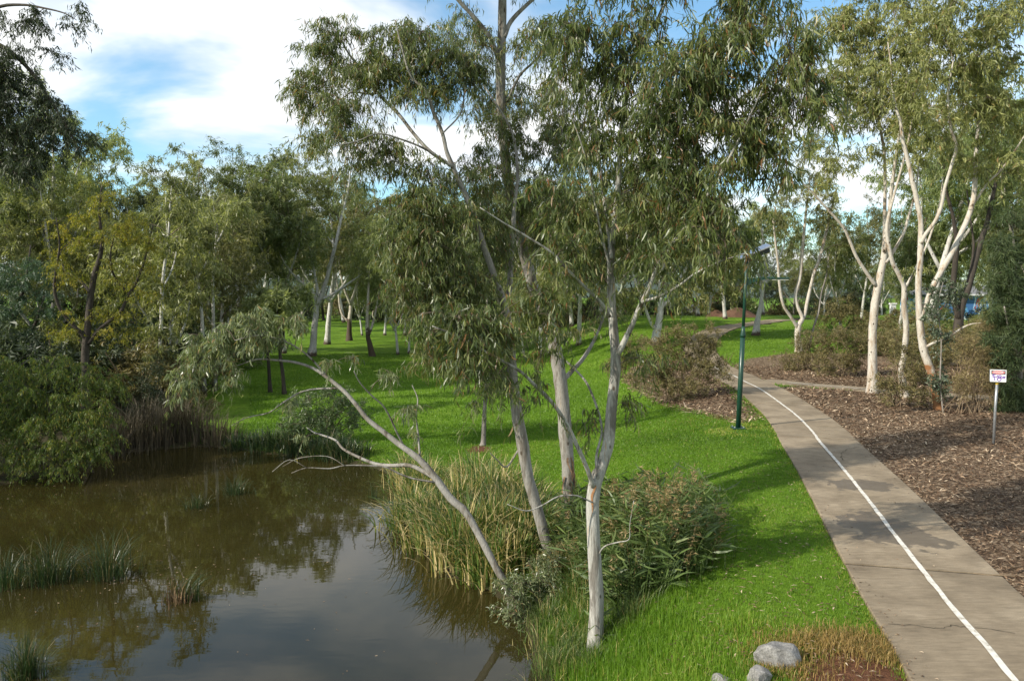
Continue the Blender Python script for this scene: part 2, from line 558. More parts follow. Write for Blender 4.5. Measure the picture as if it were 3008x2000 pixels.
# ------------------------------------------------------------------ tree kit
def leaves(mb, P, D, L, W, rng, sickle=.22, detail=True, rnd=None, up=None):
    n = len(P)
    D = norm(D)
    ref = norm(rng.normal(size=(n, 3)))
    S = norm(np.cross(D, ref))
    G = norm(np.cross(S, D))
    k = (sickle * rng.uniform(-1, 1, n))[:, None]
    g = (0.12 * rng.uniform(-1, 1, n))[:, None]
    L = L[:, None]; W = W[:, None]
    rnd = rng.random(n) if rnd is None else rnd

    def pt(t):
        return P + D * L * t + S * L * k * (4 * t * (1 - t)) + G * L * g * t * t
    if detail:
        a, b = pt(.3), pt(.68)
        V = np.stack([pt(0.0), a + S * W * .5, a - S * W * .5, b + S * W * .42, b - S * W * .42, pt(1.0)], 1)
        i = np.arange(n)[:, None] * 6
        F3 = np.concatenate([i + np.array([[0, 2, 1]]), i + np.array([[5, 3, 4]])])
        F4 = i + np.array([[1, 2, 4, 3]])
        mb.add(V, F3, F4, np.repeat(rnd, 6))
    else:
        a = pt(.42)
        V = np.stack([pt(0.0), a + S * W * .5, pt(1.0), a - S * W * .5], 1)
        F4 = np.arange(n)[:, None] * 4 + np.array([[0, 1, 2, 3]])
        mb.add(V, None, F4, np.repeat(rnd, 4))


def twigs_vec(mb, C, U, Ln, droop, r, k=3, rings=3):
    """thin drooping twigs, all at once (three rings each)"""
    n = len(C)
    ts = np.linspace(0, 1, rings)
    P = C[:, None, :] + U[:, None, :] * (Ln[:, None] * ts)[:, :, None]
    P = P - np.array([0, 0, 1.0]) * (droop * Ln[:, None] * ts ** 2)[:, :, None]
    A = norm(np.cross(U, np.array([.3, .5, .81])))
    B = norm(np.cross(U, A))
    th = np.arange(k) * 2 * math.pi / k
    off = np.cos(th)[None, None, :, None] * A[:, None, None, :] + np.sin(th)[None, None, :, None] * B[:, None, None, :]
    rr = (r * np.linspace(1, .35, rings))[None, :, None, None]
    V = P[:, :, None, :] + off * rr
    base = np.arange(n)[:, None, None, None] * (rings * k)
    i = np.arange(rings - 1)[None, :, None, None] * k
    j = np.arange(k)[None, None, :, None]
    q = np.concatenate([base + i + j, base + i + (j + 1) % k, base + i + k + (j + 1) % k, base + i + k + j], -1)
    mb.add(V.reshape(-1, 3), None, q.reshape(-1, 4), 0)


def crown_parts(stems, clumps, crad, rng, leaf_len=.15, leaf_w=.02, per=110, tw=7, droop=.55, hang=.8, detail=True,
                twig_r=.004, br_r=.02, br_k=5, twig_draw=True, spread=1.0, weep=0.0, rndfn=None, sickle=.22):
    """branchlets from the stems to every clump, twigs and leaves round it"""
    mbB, mbL = MB(), MB()
    N = np.vstack([s[0] for s in stems]); NR = np.concatenate([s[1] for s in stems])
    C = np.asarray(clumps, float)
    if len(C):
        dmin = np.array([np.min(np.linalg.norm(N - c, axis=1)) for c in C])
        order = np.argsort(dmin)
        for ci in order:
            c = C[ci]
            dv = c - N
            dist = np.linalg.norm(dv, axis=1)
            cost = dist + 1.1 * np.clip(.45 * dist - dv[:, 2], 0, None) - 0.2 * np.clip(NR, 0, .1) / .1 * 0
            b = int(np.argmin(cost))
            p0 = N[b]; d = c - p0; ln = dist[b]
            if ln < .05:
                continue
            nseg = max(3, int(min(8, ln / .35)))
            t = np.linspace(0, 1, nseg + 1)
            sag = np.array([0, 0, 1.0]) * ln * .12
            jit = rng.normal(size=(nseg + 1, 3)) * ln * .03; jit[0] = 0; jit[-1] = 0
            Pp = p0 + d * t[:, None] + sag * (4 * t * (1 - t))[:, None] + jit
            r0 = min(NR[b] * .62, br_r * (.5 + .5 * ln)); r0 = max(r0, twig_r * 1.3)
            Rr = r0 + (twig_r * 1.1 - r0) * t ** .8
            mbB.tube(Pp, Rr, br_k)
            N = np.vstack([N, Pp[2:]]); NR = np.concatenate([NR, Rr[2:]])
    n = len(C)
    T = int(tw)
    U = norm(rng.normal(size=(n * T, 3)) + np.array([0, 0, .35]))
    Cr = np.repeat(C, T, 0); R = np.repeat(np.asarray(crad, float), T)
    Ln = R * rng.uniform(.55, 1.15, n * T) * spread
    if weep:
        U = norm(U * np.array([1, 1, .3]) + np.array([0, 0, .25]))
    if twig_draw:
        twigs_vec(mbB, Cr, U, Ln, droop + weep, twig_r, 3, 3 if detail else 2)
    m = n * per
    ti = rng.integers(0, n * T, m)
    t = rng.uniform(.15, 1.0, m) ** .8
    P = Cr[ti] + U[ti] * (Ln[ti] * t)[:, None] - np.array([0, 0, 1.0]) * ((droop + weep) * Ln[ti] * t ** 2)[:, None]
    P += rng.normal(size=(m, 3)) * (.05 * R[ti])[:, None]
    D = norm(rng.normal(size=(m, 3)) * (1 - hang * .55) + U[ti] * .25 + np.array([0, 0, -1.0]) * hang * 1.6)
    Ls = leaf_len * rng.uniform(.6, 1.25, m); Ws = leaf_w * rng.uniform(.7, 1.25, m)
    cb = rng.normal(size=n) * .10
    rnd = np.clip(rng.beta(2.0, 2.4, m) + np.repeat(cb, T)[ti], 0, .93)
    red = rng.random(m) < .05
    rnd = np.where(red, rng.uniform(.95, 1.0, m), rnd)
    leaves(mbL, P, D, Ls, Ws, rng, sickle, detail, rnd)
    return mbB, mbL


def px_ellipses(els, scale_px, Y0, rng, crad, dens=1.0):
    """foliage clump centres inside ellipsoids given as photo ellipses and a depth offset in metres"""
    C, R = [], []
    for e in els:
        cx, cy_, rx, ry, off = e[:5]
        dn = (e[5] if len(e) > 5 else 1.0) * dens
        cr = crad * (e[6] if len(e) > 6 else 1.0)
        cpx = cr * scale_px
        n = max(1, int(round(dn * 1.5 * (rx * ry) / (cpx * cpx))))
        u = norm(rng.normal(size=(n, 3))) * (rng.random((n, 1)) ** (1 / 2.4))
        dep = .75 * .5 * (rx + ry) / scale_px
        for a in u:
            C.append(at(cx + a[0] * rx * .9, cy_ + a[1] * ry * .9, Y0 + off + a[2] * dep))
            R.append(cr * rng.uniform(.75, 1.25))
    return np.array(C), np.array(R)


def px_stem(pts, Y0, off0=0.0, off1=0.0, scale_px=None):
    """stem polyline from photo points (x, y, width) at distance Y0, leaning off0..off1 metres in depth"""
    n = len(pts)
    P, R = [], []
    for i, (x, y, w) in enumerate(pts):
        t = i / max(1, n - 1)
        Y = Y0 + off0 + (off1 - off0) * t
        P.append(at(x, y, Y)); R.append(max(.004, w * .46 * Y / F))
    return np.array(P), np.array(R)


def build_tree(name, label, cat, base, stems, C, R, bark, leafm, twigm, rng, group=None, k=9, wob=.04, flare=True, per_seg=4, **kw):
    root = empty(name, base)
    tag(root, label, cat, group)
    base = np.asarray(base, float)
    st = []
    for i, (P, Rr) in enumerate(stems):
        P = np.array(P) - base; Rr = np.array(Rr)
        P, Rr = catmull(P, Rr, per_seg)
        if i == 0 and flare:
            h = P[:, 2] - P[0, 2]
            Rr = Rr * (1 + .35 * np.exp(-np.clip(h, 0, None) / (Rr[0] * 2.0)))
            P = np.vstack([P[0] - np.array([0, 0, .25]), P]); Rr = np.concatenate([[Rr[0] * 1.05], Rr])
        st.append((P, Rr))
        mb = MB()
        mb.tube(P, Rr, k if i == 0 else max(6, k - 2), wob, cap=True, rng=rng)
        mb.obj('trunk' if i == 0 else 'limb', bark, root)
    if len(C):
        mbB, mbL = crown_parts(st, np.asarray(C) - base, R, rng, **kw)
        if mbB.n:
            mbB.obj('twigs', twigm, root)['kind'] = 'stuff'
        mbL.obj('crown', leafm, root, smooth=False)
    return root


def copy_tree(root, loc, rotz, scl, label=None, group=None):
    r = root.copy(); COL.objects.link(r)
    r.location = loc; r.rotation_euler = (0, 0, rotz); r.scale = scl
    if label: r['label'] = label
    if group: r['group'] = group
    for ch in root.children:
        c = ch.copy(); COL.objects.link(c); c.parent = r
    return r


# ------------------------------------------------------------------ the setting: ground, pond, path
# main path centre line with its uphill continuation, side path to the right
far_px = [(2149, 1104), (2113, 1088), (2075, 1062), (2055, 1030), (2062, 1000), (2100, 974), (2170, 956), (2260, 944), (2360, 936)]
far_c = np.array([gpos(x, y)[:2] for x, y in far_px])
PATH_ALL = np.vstack([PATHC, far_c[1:]])
side_px = [(2240, 1118), (2320, 1126), (2390, 1133), (2500, 1141), (2600, 1150), (2720, 1157), (2850, 1166), (3000, 1176), (3300, 1200)]
SIDE = np.array([gpos(x, y)[:2] for x, y in side_px])
SW = .85


def smooth_line(P, step=.4):
    Q, _ = catmull(P, np.ones(len(P)), 8)
    s = np.concatenate([[0], np.cumsum(np.linalg.norm(np.diff(Q, axis=0), axis=1))])
    t = np.arange(0, s[-1], step)
    return np.stack([np.interp(t, s, Q[:, 0]), np.interp(t, s, Q[:, 1])], 1)


MAIN_L = smooth_line(PATH_ALL)
SIDE_L = smooth_line(SIDE)
MAIN_C, SIDE_C = MAIN_L[::4], SIDE_L[::4]


def px_poly(pts):
    return np.array([gpos(x, y)[:2] for x, y in pts])


MULCH = [
    # big bed right of the main path, in front of the side path
    np.vstack([[[8.2, 2.0]], px_poly([(2890, 1745), (2730, 1595), (2560, 1407), (2470, 1305), (2380, 1221), (2270, 1140), (2330, 1136), (2591, 1150), (2850, 1168), (3100, 1190)]), [[40, 30.0], [40, 2]]]),
    # strip behind the side path
    px_poly([(2170, 1104), (2240, 1116), (2330, 1126), (2460, 1138), (2560, 1146), (2850, 1166), (3200, 1188), (3300, 1075), (2900, 1030), (2620, 1040), (2380, 1038), (2290, 1040), (2200, 1052), (2150, 1075)]),
    # under the shrub left of the path
    px_poly([(2235, 1232), (2190, 1180), (2140, 1130), (2100, 1085), (2030, 1060), (1950, 1060), (1850, 1080), (1830, 1120), (1900, 1165), (1990, 1205), (2080, 1222), (2170, 1245)]),
]
DIRT = [px_poly([(2290, 2060), (2310, 1965), (2390, 1900), (2500, 1875), (2600, 1905), (2680, 1960), (2760, 2060)]),
        np.array([gpos(x, y)[:2] for x, y in [(1360, 1322), (1400, 1305), (1450, 1312), (1445, 1330), (1390, 1335)]])]
LEFTBANK = np.array([[-60, 15], [-22, 22.5]] + [list(plane_hit(x, y, WATER)[:2]) for x, y in [(0, 1425), (250, 1365), (480, 1318), (600, 1310)]] + [[-15.8, 33], [-19, 46], [-60, 80]])


def grid_lines(lo, hi, dense_lo, dense_hi, d, grow=1.12):
    a = list(np.arange(dense_lo, dense_hi, d))
    s = d; x = a[-1]
    while x < hi:
        s *= grow; x += s; a.append(x)
    s = d; x = a[0]; b = []
    while x > lo:
        s *= grow; x -= s; b.append(x)
    return np.array(b[::-1] + a)


xs = grid_lines(-4000, 4000, -24, 24, .36)
ys = grid_lines(-60, 5000, 4, 62, .36)
GXX, GYY = np.meshgrid(xs, ys)
gp = np.stack([GXX.ravel(), GYY.ravel()], 1)
gz = hgt(gp[:, 0], gp[:, 1])
m_mul = np.zeros(len(gp)); m_dirt = np.zeros(len(gp)); m_mud = np.zeros(len(gp))
sel = (np.abs(gp[:, 0]) < 60) & (gp[:, 1] < 90)
q = gp[sel]


def zone(q, polys, w):
    best = np.full(len(q), -9.0)
    for p in polys:
        d = seg_dist(q, p)
        best = np.maximum(best, np.where(inside(q, p), d, -d))
    return np.clip(.5 + best / (2 * w), 0, 1)


m_mul[sel] = zone(q, MULCH, .45)
m_dirt[sel] = zone(q, DIRT, .45)
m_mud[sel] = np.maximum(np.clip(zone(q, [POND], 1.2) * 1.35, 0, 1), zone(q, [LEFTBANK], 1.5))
# sink the ground under the paths so that the slabs stand clear of it
dmain = np.full(len(gp), 99.0); dside = np.full(len(gp), 99.0)
dmain[sel] = seg_dist(q, MAIN_C, False); dside[sel] = seg_dist(q, SIDE_C, False)
m_mud[(dmain < PW - .1) | (dside < SW - .1)] = 1.0; m_mul[(dmain < PW - .1) | (dside < SW - .1)] = 0.0
gz = gz - .07 * ((dmain < PW - .02) | (dside < SW - .02))

mb = MB()
nx, ny = len(xs), len(ys)
i = np.arange(ny - 1)[:, None] * nx + np.arange(nx - 1)[None, :]
mb.add(np.column_stack([gp, gz]), None, np.stack([i, i + 1, i + nx + 1, i + nx], -1).reshape(-1, 4))
gm, t, b, l = new_mat('ground_cover')
ga = {}
for nme in ('mulch', 'dirt', 'mud'):
    ga[nme] = nd(t, 'ShaderNodeAttribute', attribute_name=nme)
geo = nd(t, 'ShaderNodeNewGeometry')
nA = nd(t, 'ShaderNodeTexNoise', ins={'Scale': .35, 'Detail': 5, 'Roughness': .6}); l(geo.outputs['Position'], nA.inputs['Vector'])
nB = nd(t, 'ShaderNodeTexNoise', ins={'Scale': 7, 'Detail': 5, 'Roughness': .7}); l(geo.outputs['Position'], nB.inputs['Vector'])
nC = nd(t, 'ShaderNodeTexNoise', ins={'Scale': 40, 'Detail': 3, 'Roughness': .7}); l(geo.outputs['Position'], nC.inputs['Vector'])
lawn = ramp(t, [(.3, (.07, .14, .010)), (.5, (.11, .20, .015)), (.7, (.155, .25, .026))]); l(nA.outputs['Fac'], lawn.inputs[0])
lv = mapr(t, .3, .7, .62, 1.25); l(nB.outputs['Fac'], lv.inputs['Value'])
lm = nd(t, 'ShaderNodeMix', data_type='RGBA', blend_type='MULTIPLY'); lm.inputs[0].default_value = 1
l(lawn.outputs[0], lm.inputs[6]); l(lv.outputs[0], lm.inputs[7])
mul = ramp(t, [(.3, (.042, .028, .018)), (.5, (.10, .068, .043)), (.68, (.2, .14, .09)), (.8, (.34, .26, .18))])
vo = nd(t, 'ShaderNodeTexVoronoi', ins={'Scale': 16, 'Randomness': 1}); l(geo.outputs['Position'], vo.inputs['Vector'])
sepc = nd(t, 'ShaderNodeSeparateColor'); l(vo.outputs['Color'], sepc.inputs[0])
mr = nd(t, 'ShaderNodeMath', operation='MULTIPLY_ADD', ins={1: .45, 2: .02}); l(sepc.outputs[0], mr.inputs[0])
mr2 = nd(t, 'ShaderNodeMath', operation='MULTIPLY_ADD', ins={1: .7}); l(nB.outputs['Fac'], mr2.inputs[0]); l(mr.outputs[0], mr2.inputs[2])
l(mr2.outputs[0], mul.inputs[0])
drt = ramp(t, [(.3, (.075, .032, .018)), (.6, (.15, .07, .038)), (.8, (.22, .12, .07))]); l(nB.outputs['Fac'], drt.inputs[0])
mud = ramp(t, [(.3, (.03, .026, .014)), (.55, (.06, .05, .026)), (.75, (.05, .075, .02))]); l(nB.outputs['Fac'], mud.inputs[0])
nz = nd(t, 'ShaderNodeMath', operation='MULTIPLY_ADD', ins={1: .9, 2: -.45}); l(nB.outputs['Fac'], nz.inputs[0])


def over(colo, attr, newc):
    s = nd(t, 'ShaderNodeMath', operation='ADD'); l(attr.outputs['Fac'], s.inputs[0]); l(nz.outputs[0], s.inputs[1])
    k = mapr(t, .42, .58); l(s.outputs[0], k.inputs['Value'])
    x = nd(t, 'ShaderNodeMix', data_type='RGBA'); l(k.outputs[0], x.inputs[0]); l(colo, x.inputs[6]); l(newc, x.inputs[7])
    return x.outputs[2]


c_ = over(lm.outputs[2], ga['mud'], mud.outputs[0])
c_ = over(c_, ga['mulch'], mul.outputs[0])
c_ = over(c_, ga['dirt'], drt.outputs[0])
l(c_, b.inputs['Base Color'])
b.inputs['Roughness'].default_value = .9
b.inputs['Specular IOR Level'].default_value = .1
ha = nd(t, 'ShaderNodeMath', operation='ADD'); l(nB.outputs['Fac'], ha.inputs[0]); l(nC.outputs['Fac'], ha.inputs[1])
bu = nd(t, 'ShaderNodeBump', ins={'Strength': .9, 'Distance': .06}); l(ha.outputs[0], bu.inputs['Height']); l(bu.outputs[0], b.inputs['Normal'])
ground = mb.obj('ground', gm)
for nme, arr in (('mulch', m_mul), ('dirt', m_dirt), ('mud', m_mud)):
    a_ = ground.data.attributes.new(nme, 'FLOAT', 'POINT'); a_.data.foreach_set('value', arr.astype(np.float32))
tag(ground, 'green lawn with mulch beds, bare soil and pond banks', kind='structure')

# pond water: muddy, with a faint ripple
wm, t, b, l = new_mat('pond_water')
geo = nd(t, 'ShaderNodeNewGeometry')
n1 = nd(t, 'ShaderNodeTexNoise', ins={'Scale': .25, 'Detail': 3}); l(geo.outputs['Position'], n1.inputs['Vector'])
r = ramp(t, [(.3, (.017, .0145, .004)), (.7, (.031, .0255, .007))]); l(n1.outputs['Fac'], r.inputs[0]); l(r.outputs[0], b.inputs['Base Color'])
b.inputs['Roughness'].default_value = .02
b.inputs['IOR'].default_value = 1.36
mp = nd(t, 'ShaderNodeMapping'); mp.inputs['Scale'].default_value = (.55, 1.5, 1); l(geo.outputs['Position'], mp.inputs[0])
n2 = nd(t, 'ShaderNodeTexNoise', ins={'Scale': 3.0, 'Detail': 2, 'Roughness': .45, 'Distortion': .4}); l(mp.outputs[0], n2.inputs['Vector'])
bu = nd(t, 'ShaderNodeBump', ins={'Strength': .014, 'Distance': .06}); l(n2.outputs['Fac'], bu.inputs['Height']); l(bu.outputs[0], b.inputs['Normal'])
mb = MB()
c0 = np.array([-13.0, 14.0])
ring = np.vstack([c0 + (p - c0) * 1.0 + norm(p - c0) * .8 for p in POND])
V = [(c0[0], c0[1], WATER)] + [(p[0], p[1], WATER) for p in ring]
mb.add(V, [(0, 1 + k, 1 + (k + 1) % len(ring)) for k in range(len(ring))])
pond = mb.obj('pond_water', wm, smooth=False)
tag(pond, 'still brown muddy pond reflecting trees and cloud', kind='structure')

# concrete path, slab by slab
cmn, t, b, l = new_mat('path_concrete')
geo = nd(t, 'ShaderNodeNewGeometry')
n1 = nd(t, 'ShaderNodeTexNoise', ins={'Scale': .9, 'Detail': 6, 'Roughness': .62}); l(geo.outputs['Position'], n1.inputs['Vector'])
mpc = nd(t, 'ShaderNodeMapping'); mpc.inputs['Scale'].default_value = (1.0, 5.0, 1); l(geo.outputs['Position'], mpc.inputs[0])
n2 = nd(t, 'ShaderNodeTexNoise', ins={'Scale': 3.0, 'Detail': 6, 'Roughness': .7}); l(mpc.outputs[0], n2.inputs['Vector'])
n3 = nd(t, 'ShaderNodeTexNoise', ins={'Scale': 90, 'Detail': 2}); l(geo.outputs['Position'], n3.inputs['Vector'])
r = ramp(t, [(.3, (.145, .112, .074)), (.5, (.215, .17, .115)), (.7, (.285, .23, .16))]); l(n1.outputs['Fac'], r.inputs[0])
v2 = mapr(t, .3, .7, .80, 1.14); l(n2.outputs['Fac'], v2.inputs['Value'])
v3 = mapr(t, .3, .7, .85, 1.12); l(n3.outputs['Fac'], v3.inputs['Value'])
vv = nd(t, 'ShaderNodeMath', operation='MULTIPLY'); l(v2.outputs[0], vv.inputs[0]); l(v3.outputs[0], vv.inputs[1])
mu = nd(t, 'ShaderNodeMix', data_type='RGBA', blend_type='MULTIPLY'); mu.inputs[0].default_value = 1
l(r.outputs[0], mu.inputs[6]); l(vv.outputs[0], mu.inputs[7])
colo = mu.outputs[2]
oi = nd(t, 'ShaderNodeObjectInfo')
ov = mapr(t, 0, 1, .88, 1.1, False); l(oi.outputs['Random'], ov.inputs['Value'])
mo = nd(t, 'ShaderNodeMix', data_type='RGBA', blend_type='MULTIPLY'); mo.inputs[0].default_value = 1
l(colo, mo.inputs[6]); l(ov.outputs[0], mo.inputs[7]); colo = mo.outputs[2]
wet_mask = None
for (px_, py_, sx_, sy_) in [(2530, 1430, 1.0, .8), (2600, 1560, .95, 1.5), (2690, 1590, .7, .8)]:
    wp = gpos(px_, py_)
    sb = nd(t, 'ShaderNodeVectorMath', operation='SUBTRACT', ins={1: tuple(wp)}); l(geo.outputs['Position'], sb.inputs[0])
    sc_ = nd(t, 'ShaderNodeVectorMath', operation='MULTIPLY', ins={1: (1 / sx_, 1 / sy_, 0)}); l(sb.outputs[0], sc_.inputs[0])
    ln = nd(t, 'ShaderNodeVectorMath', operation='LENGTH'); l(sc_.outputs[0], ln.inputs[0])
    k = mapr(t, .2, 1.5, 1, 0, False); l(ln.outputs['Value'], k.inputs['Value'])
    if wet_mask is None:
        wet_mask = k.outputs[0]
    else:
        mm = nd(t, 'ShaderNodeMath', operation='MAXIMUM'); l(wet_mask, mm.inputs[0]); l(k.outputs[0], mm.inputs[1]); wet_mask = mm.outputs[0]
n4 = nd(t, 'ShaderNodeTexNoise', ins={'Scale': 2.3, 'Detail': 7, 'Roughness': .6}); l(geo.outputs['Position'], n4.inputs['Vector'])
wa = nd(t, 'ShaderNodeMath', operation='MULTIPLY_ADD', ins={1: .62}); l(wet_mask, wa.inputs[0]); l(n4.outputs['Fac'], wa.inputs[2])
wk = mapr(t, .84, .90); l(wa.outputs[0], wk.inputs['Value'])
wx = nd(t, 'ShaderNodeMix', data_type='RGBA'); wx.inputs[7].default_value = (.078, .062, .046, 1)
wf = nd(t, 'ShaderNodeMath', operation='MULTIPLY', ins={1: .75}); l(wk.outputs[0], wf.inputs[0])
l(wf.outputs[0], wx.inputs[0]); l(colo, wx.inputs[6])
l(wx.outputs[2], b.inputs['Base Color'])
rg = mapr(t, 0, 1, .85, .5, False); l(wk.outputs[0], rg.inputs['Value']); l(rg.outputs[0], b.inputs['Roughness'])
b.inputs['Specular IOR Level'].default_value = .3
bu = nd(t, 'ShaderNodeBump', ins={'Strength': .25, 'Distance': .01}); l(n3.outputs['Fac'], bu.inputs['Height']); l(bu.outputs[0], b.inputs['Normal'])
M['concrete'] = cmn
lmn, t, b, l = new_mat('path_line_paint')
geo = nd(t, 'ShaderNodeNewGeometry')
n1 = nd(t, 'ShaderNodeTexNoise', ins={'Scale': 9, 'Detail': 8, 'Roughness': .75}); l(geo.outputs['Position'], n1.inputs['Vector'])
r = ramp(t, [(.36, (.24, .2, .145)), (.44, (.48, .45, .39)), (.55, (.6, .575, .52)), (.75, (.68, .655, .6))]); l(n1.outputs['Fac'], r.inputs[0]); l(r.outputs[0], b.inputs['Base Color'])
b.inputs['Roughness'].default_value = .75
M['line'] = lmn
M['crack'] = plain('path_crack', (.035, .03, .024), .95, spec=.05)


def frame(L):
    T = norm(np.gradient(L, axis=0))
    return T, np.stack([-T[:, 1], T[:, 0]], 1)          # left normal


def path_z(p):
    return base_h(p[:, 0], p[:, 1]) + .03


def slab_run(L, w, joints, root, name='slab', gap=.026, mat=None):
    """cut the line into slabs at the given arc positions"""
    s = np.concatenate([[0], np.cumsum(np.linalg.norm(np.diff(L, axis=0), axis=1))])
    T, Nn = frame(L)
    for a, c in zip(joints[:-1], joints[1:]):
        ss_ = np.linspace(a + (.055 if abs(a - BIGJ) < .01 else gap), c - gap, max(3, int((c - a) / .8) + 2))
        x = np.interp(ss_, s, L[:, 0]); y = np.interp(ss_, s, L[:, 1])
        n_ = norm(np.stack([np.interp(ss_, s, Nn[:, 0]), np.interp(ss_, s, Nn[:, 1])], 1))
        cc = np.stack([x, y], 1)
        zc = path_z(cc) + RNG.uniform(-.007, .004) - (.0 if abs(a - BIGJ) > .01 else -.004)
        rows = []
        for k_, (u, dz) in enumerate([(-1, -.14), (-1, -.012), (-.985, 0), (.985, 0), (1, -.012), (1, -.14)]):
            rows.append(np.column_stack([cc + n_ * u * w, zc + dz]))
        V = np.stack(rows, 1).reshape(-1, 3)
        m = len(ss_); F4 = []
        for i_ in range(m - 1):
            for j_ in range(5):
                F4.append((i_ * 6 + j_, i_ * 6 + j_ + 1, i_ * 6 + 6 + j_ + 1, i_ * 6 + 6 + j_))
        F4.append((0, 5, 4, 1)); F4.append((1, 4, 3, 2))
        e = (m - 1) * 6
        F4.append((e, e + 1, e + 4, e + 5)); F4.append((e + 1, e + 2, e + 3, e + 4))
        mb = MB(); mb.add(V, None, [f[::-1] for f in F4])
        mb.obj(name, mat or M['concrete'], root, smooth=False)
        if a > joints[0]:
            g2 = .055 if abs(a - BIGJ) < .01 else gap  # at the big joint the wide dark filler also paints in the lip's shadow
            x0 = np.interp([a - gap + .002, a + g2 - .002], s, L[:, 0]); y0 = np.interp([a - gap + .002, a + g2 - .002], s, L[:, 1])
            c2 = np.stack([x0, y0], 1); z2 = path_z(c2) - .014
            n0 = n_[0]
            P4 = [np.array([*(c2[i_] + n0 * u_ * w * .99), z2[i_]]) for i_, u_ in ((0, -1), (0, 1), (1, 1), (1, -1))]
            mj = MB(); mj.add(P4, None, [(3, 2, 1, 0)]); mj.obj('joint_filler_shade', M['crack'], root, smooth=False)


def ribbon(L, s0, s1, off, hw, dz, name, mat, root, wob=0):
    s = np.concatenate([[0], np.cumsum(np.linalg.norm(np.diff(L, axis=0), axis=1))])
    T, Nn = frame(L)
    ss_ = np.arange(s0, s1, .25)
    cc = np.stack([np.interp(ss_, s, L[:, 0]), np.interp(ss_, s, L[:, 1])], 1)
    n_ = norm(np.stack([np.interp(ss_, s, Nn[:, 0]), np.interp(ss_, s, Nn[:, 1])], 1))
    z = path_z(cc) + dz
    e = 1 + wob * RNG.normal(size=(len(ss_), 2))
    A = np.column_stack([cc + n_ * (off + hw * e[:, :1]), z]); B = np.column_stack([cc + n_ * (off - hw * e[:, 1:]), z])
    V = np.stack([A, B], 1).reshape(-1, 3)
    F4 = [(2 * k, 2 * k + 1, 2 * k + 3, 2 * k + 2) for k in range(len(ss_) - 1)]
    mb = MB(); mb.add(V, None, F4)
    return mb.obj(name, mat, root, smooth=False)


sl = np.concatenate([[0], np.cumsum(np.linalg.norm(np.diff(MAIN_L, axis=0), axis=1))])


def arc_at_y(Y, upto=46):
    k = MAIN_L[:, 1] < upto
    return float(np.interp(Y, MAIN_L[k, 1], sl[k]))


jy = [PATHC[0, 1] + .05, 6.0, 12.5, 19.6, 24.4, 26.8, 29.2, 32.4, 35.6, 39.0, 42.5]
js = [arc_at_y(v) for v in jy] + list(np.arange(arc_at_y(42.5) + 3.2, sl[-1] - .5, 3.2))
BIGJ = arc_at_y(12.5)
footpath = empty('footpath', (0, 0, 0))
tag(footpath, 'grey brown concrete footpath of cast slabs with white centre line', kind='structure')
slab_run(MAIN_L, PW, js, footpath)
ribbon(MAIN_L, .2, arc_at_y(43) + 6, 0, .042, .013, 'centre_line', M['line'], footpath, .12)
side_path = empty('side_path', (0, 0, 0))
tag(side_path, 'narrow concrete path branching off through the mulch', kind='structure')
s2 = np.concatenate([[0], np.cumsum(np.linalg.norm(np.diff(SIDE_L, axis=0), axis=1))])
# the branch begins at the edge of the main path
dist = seg_dist(SIDE_L, MAIN_L, False)
st0 = s2[int(np.argmax(dist > PW + .02))] - .45
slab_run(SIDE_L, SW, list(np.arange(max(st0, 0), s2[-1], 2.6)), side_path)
ribbon(SIDE_L, st0 + 1.5, st0 + 9, 0, .045, .016, 'centre_line', M['line'], side_path, .12)


def crack(pts, w=.012):
    P = np.array([plane_hit(x, y, .03)[:2] for x, y in pts])
    P, _ = catmull(P, np.ones(len(P)), 5)
    P = P + RNG.normal(size=P.shape) * .018
    T = norm(np.gradient(P, axis=0)); n_ = np.stack([-T[:, 1], T[:, 0]], 1)
    z = path_z(P) + .0125
    ww = w * RNG.uniform(.4, 1.1, (len(P), 1))
    V = np.stack([np.column_stack([P + n_ * ww * .5, z]), np.column_stack([P - n_ * ww * .5, z])], 1).reshape(-1, 3)
    mb = MB(); mb.add(V, None, [(2 * k, 2 * k + 1, 2 * k + 3, 2 * k + 2) for k in range(len(P) - 1)])
    mb.obj('crack', M['crack'], footpath, smooth=False)


crack([(2610, 1832), (2680, 1836), (2740, 1845), (2790, 1838), (2840, 1842)])
crack([(2860, 1842), (2920, 1850), (2985, 1862)])
crack([(2475, 1352), (2472, 1332), (2490, 1320), (2530, 1312)], .016)
crack([(2484, 1392), (2530, 1396), (2575, 1400)], .016)

# far hills
hm = plain('hill_forest', (.075, .10, .085), .95, spec=.05, var=.25, scale=.01)
mb = MB()
ax = np.linspace(-3000, 4200, 90)
hh = 95 + 55 * np.sin(ax * .0011 + 1.0) + 28 * np.sin(ax * .0043) + 14 * np.sin(ax * .011 + 2) + RNG.normal(size=90) * 3
rows = [(3200, -0.3), (3500, .35), (3900, .8), (4300, 1.0), (4800, .6)]
V = np.stack([np.column_stack([ax, np.full(90, yy), np.maximum(hh * k, -6) - 4]) for yy, k in rows], 0).reshape(-1, 3)
F4 = [(r_ * 90 + k, r_ * 90 + k + 1, r_ * 90 + 91 + k, r_ * 90 + 90 + k) for r_ in range(4) for k in range(89)]
mb.add(V, None, F4)
tag(mb.obj('hills', hm), 'distant wooded hill range on the skyline', kind='structure')

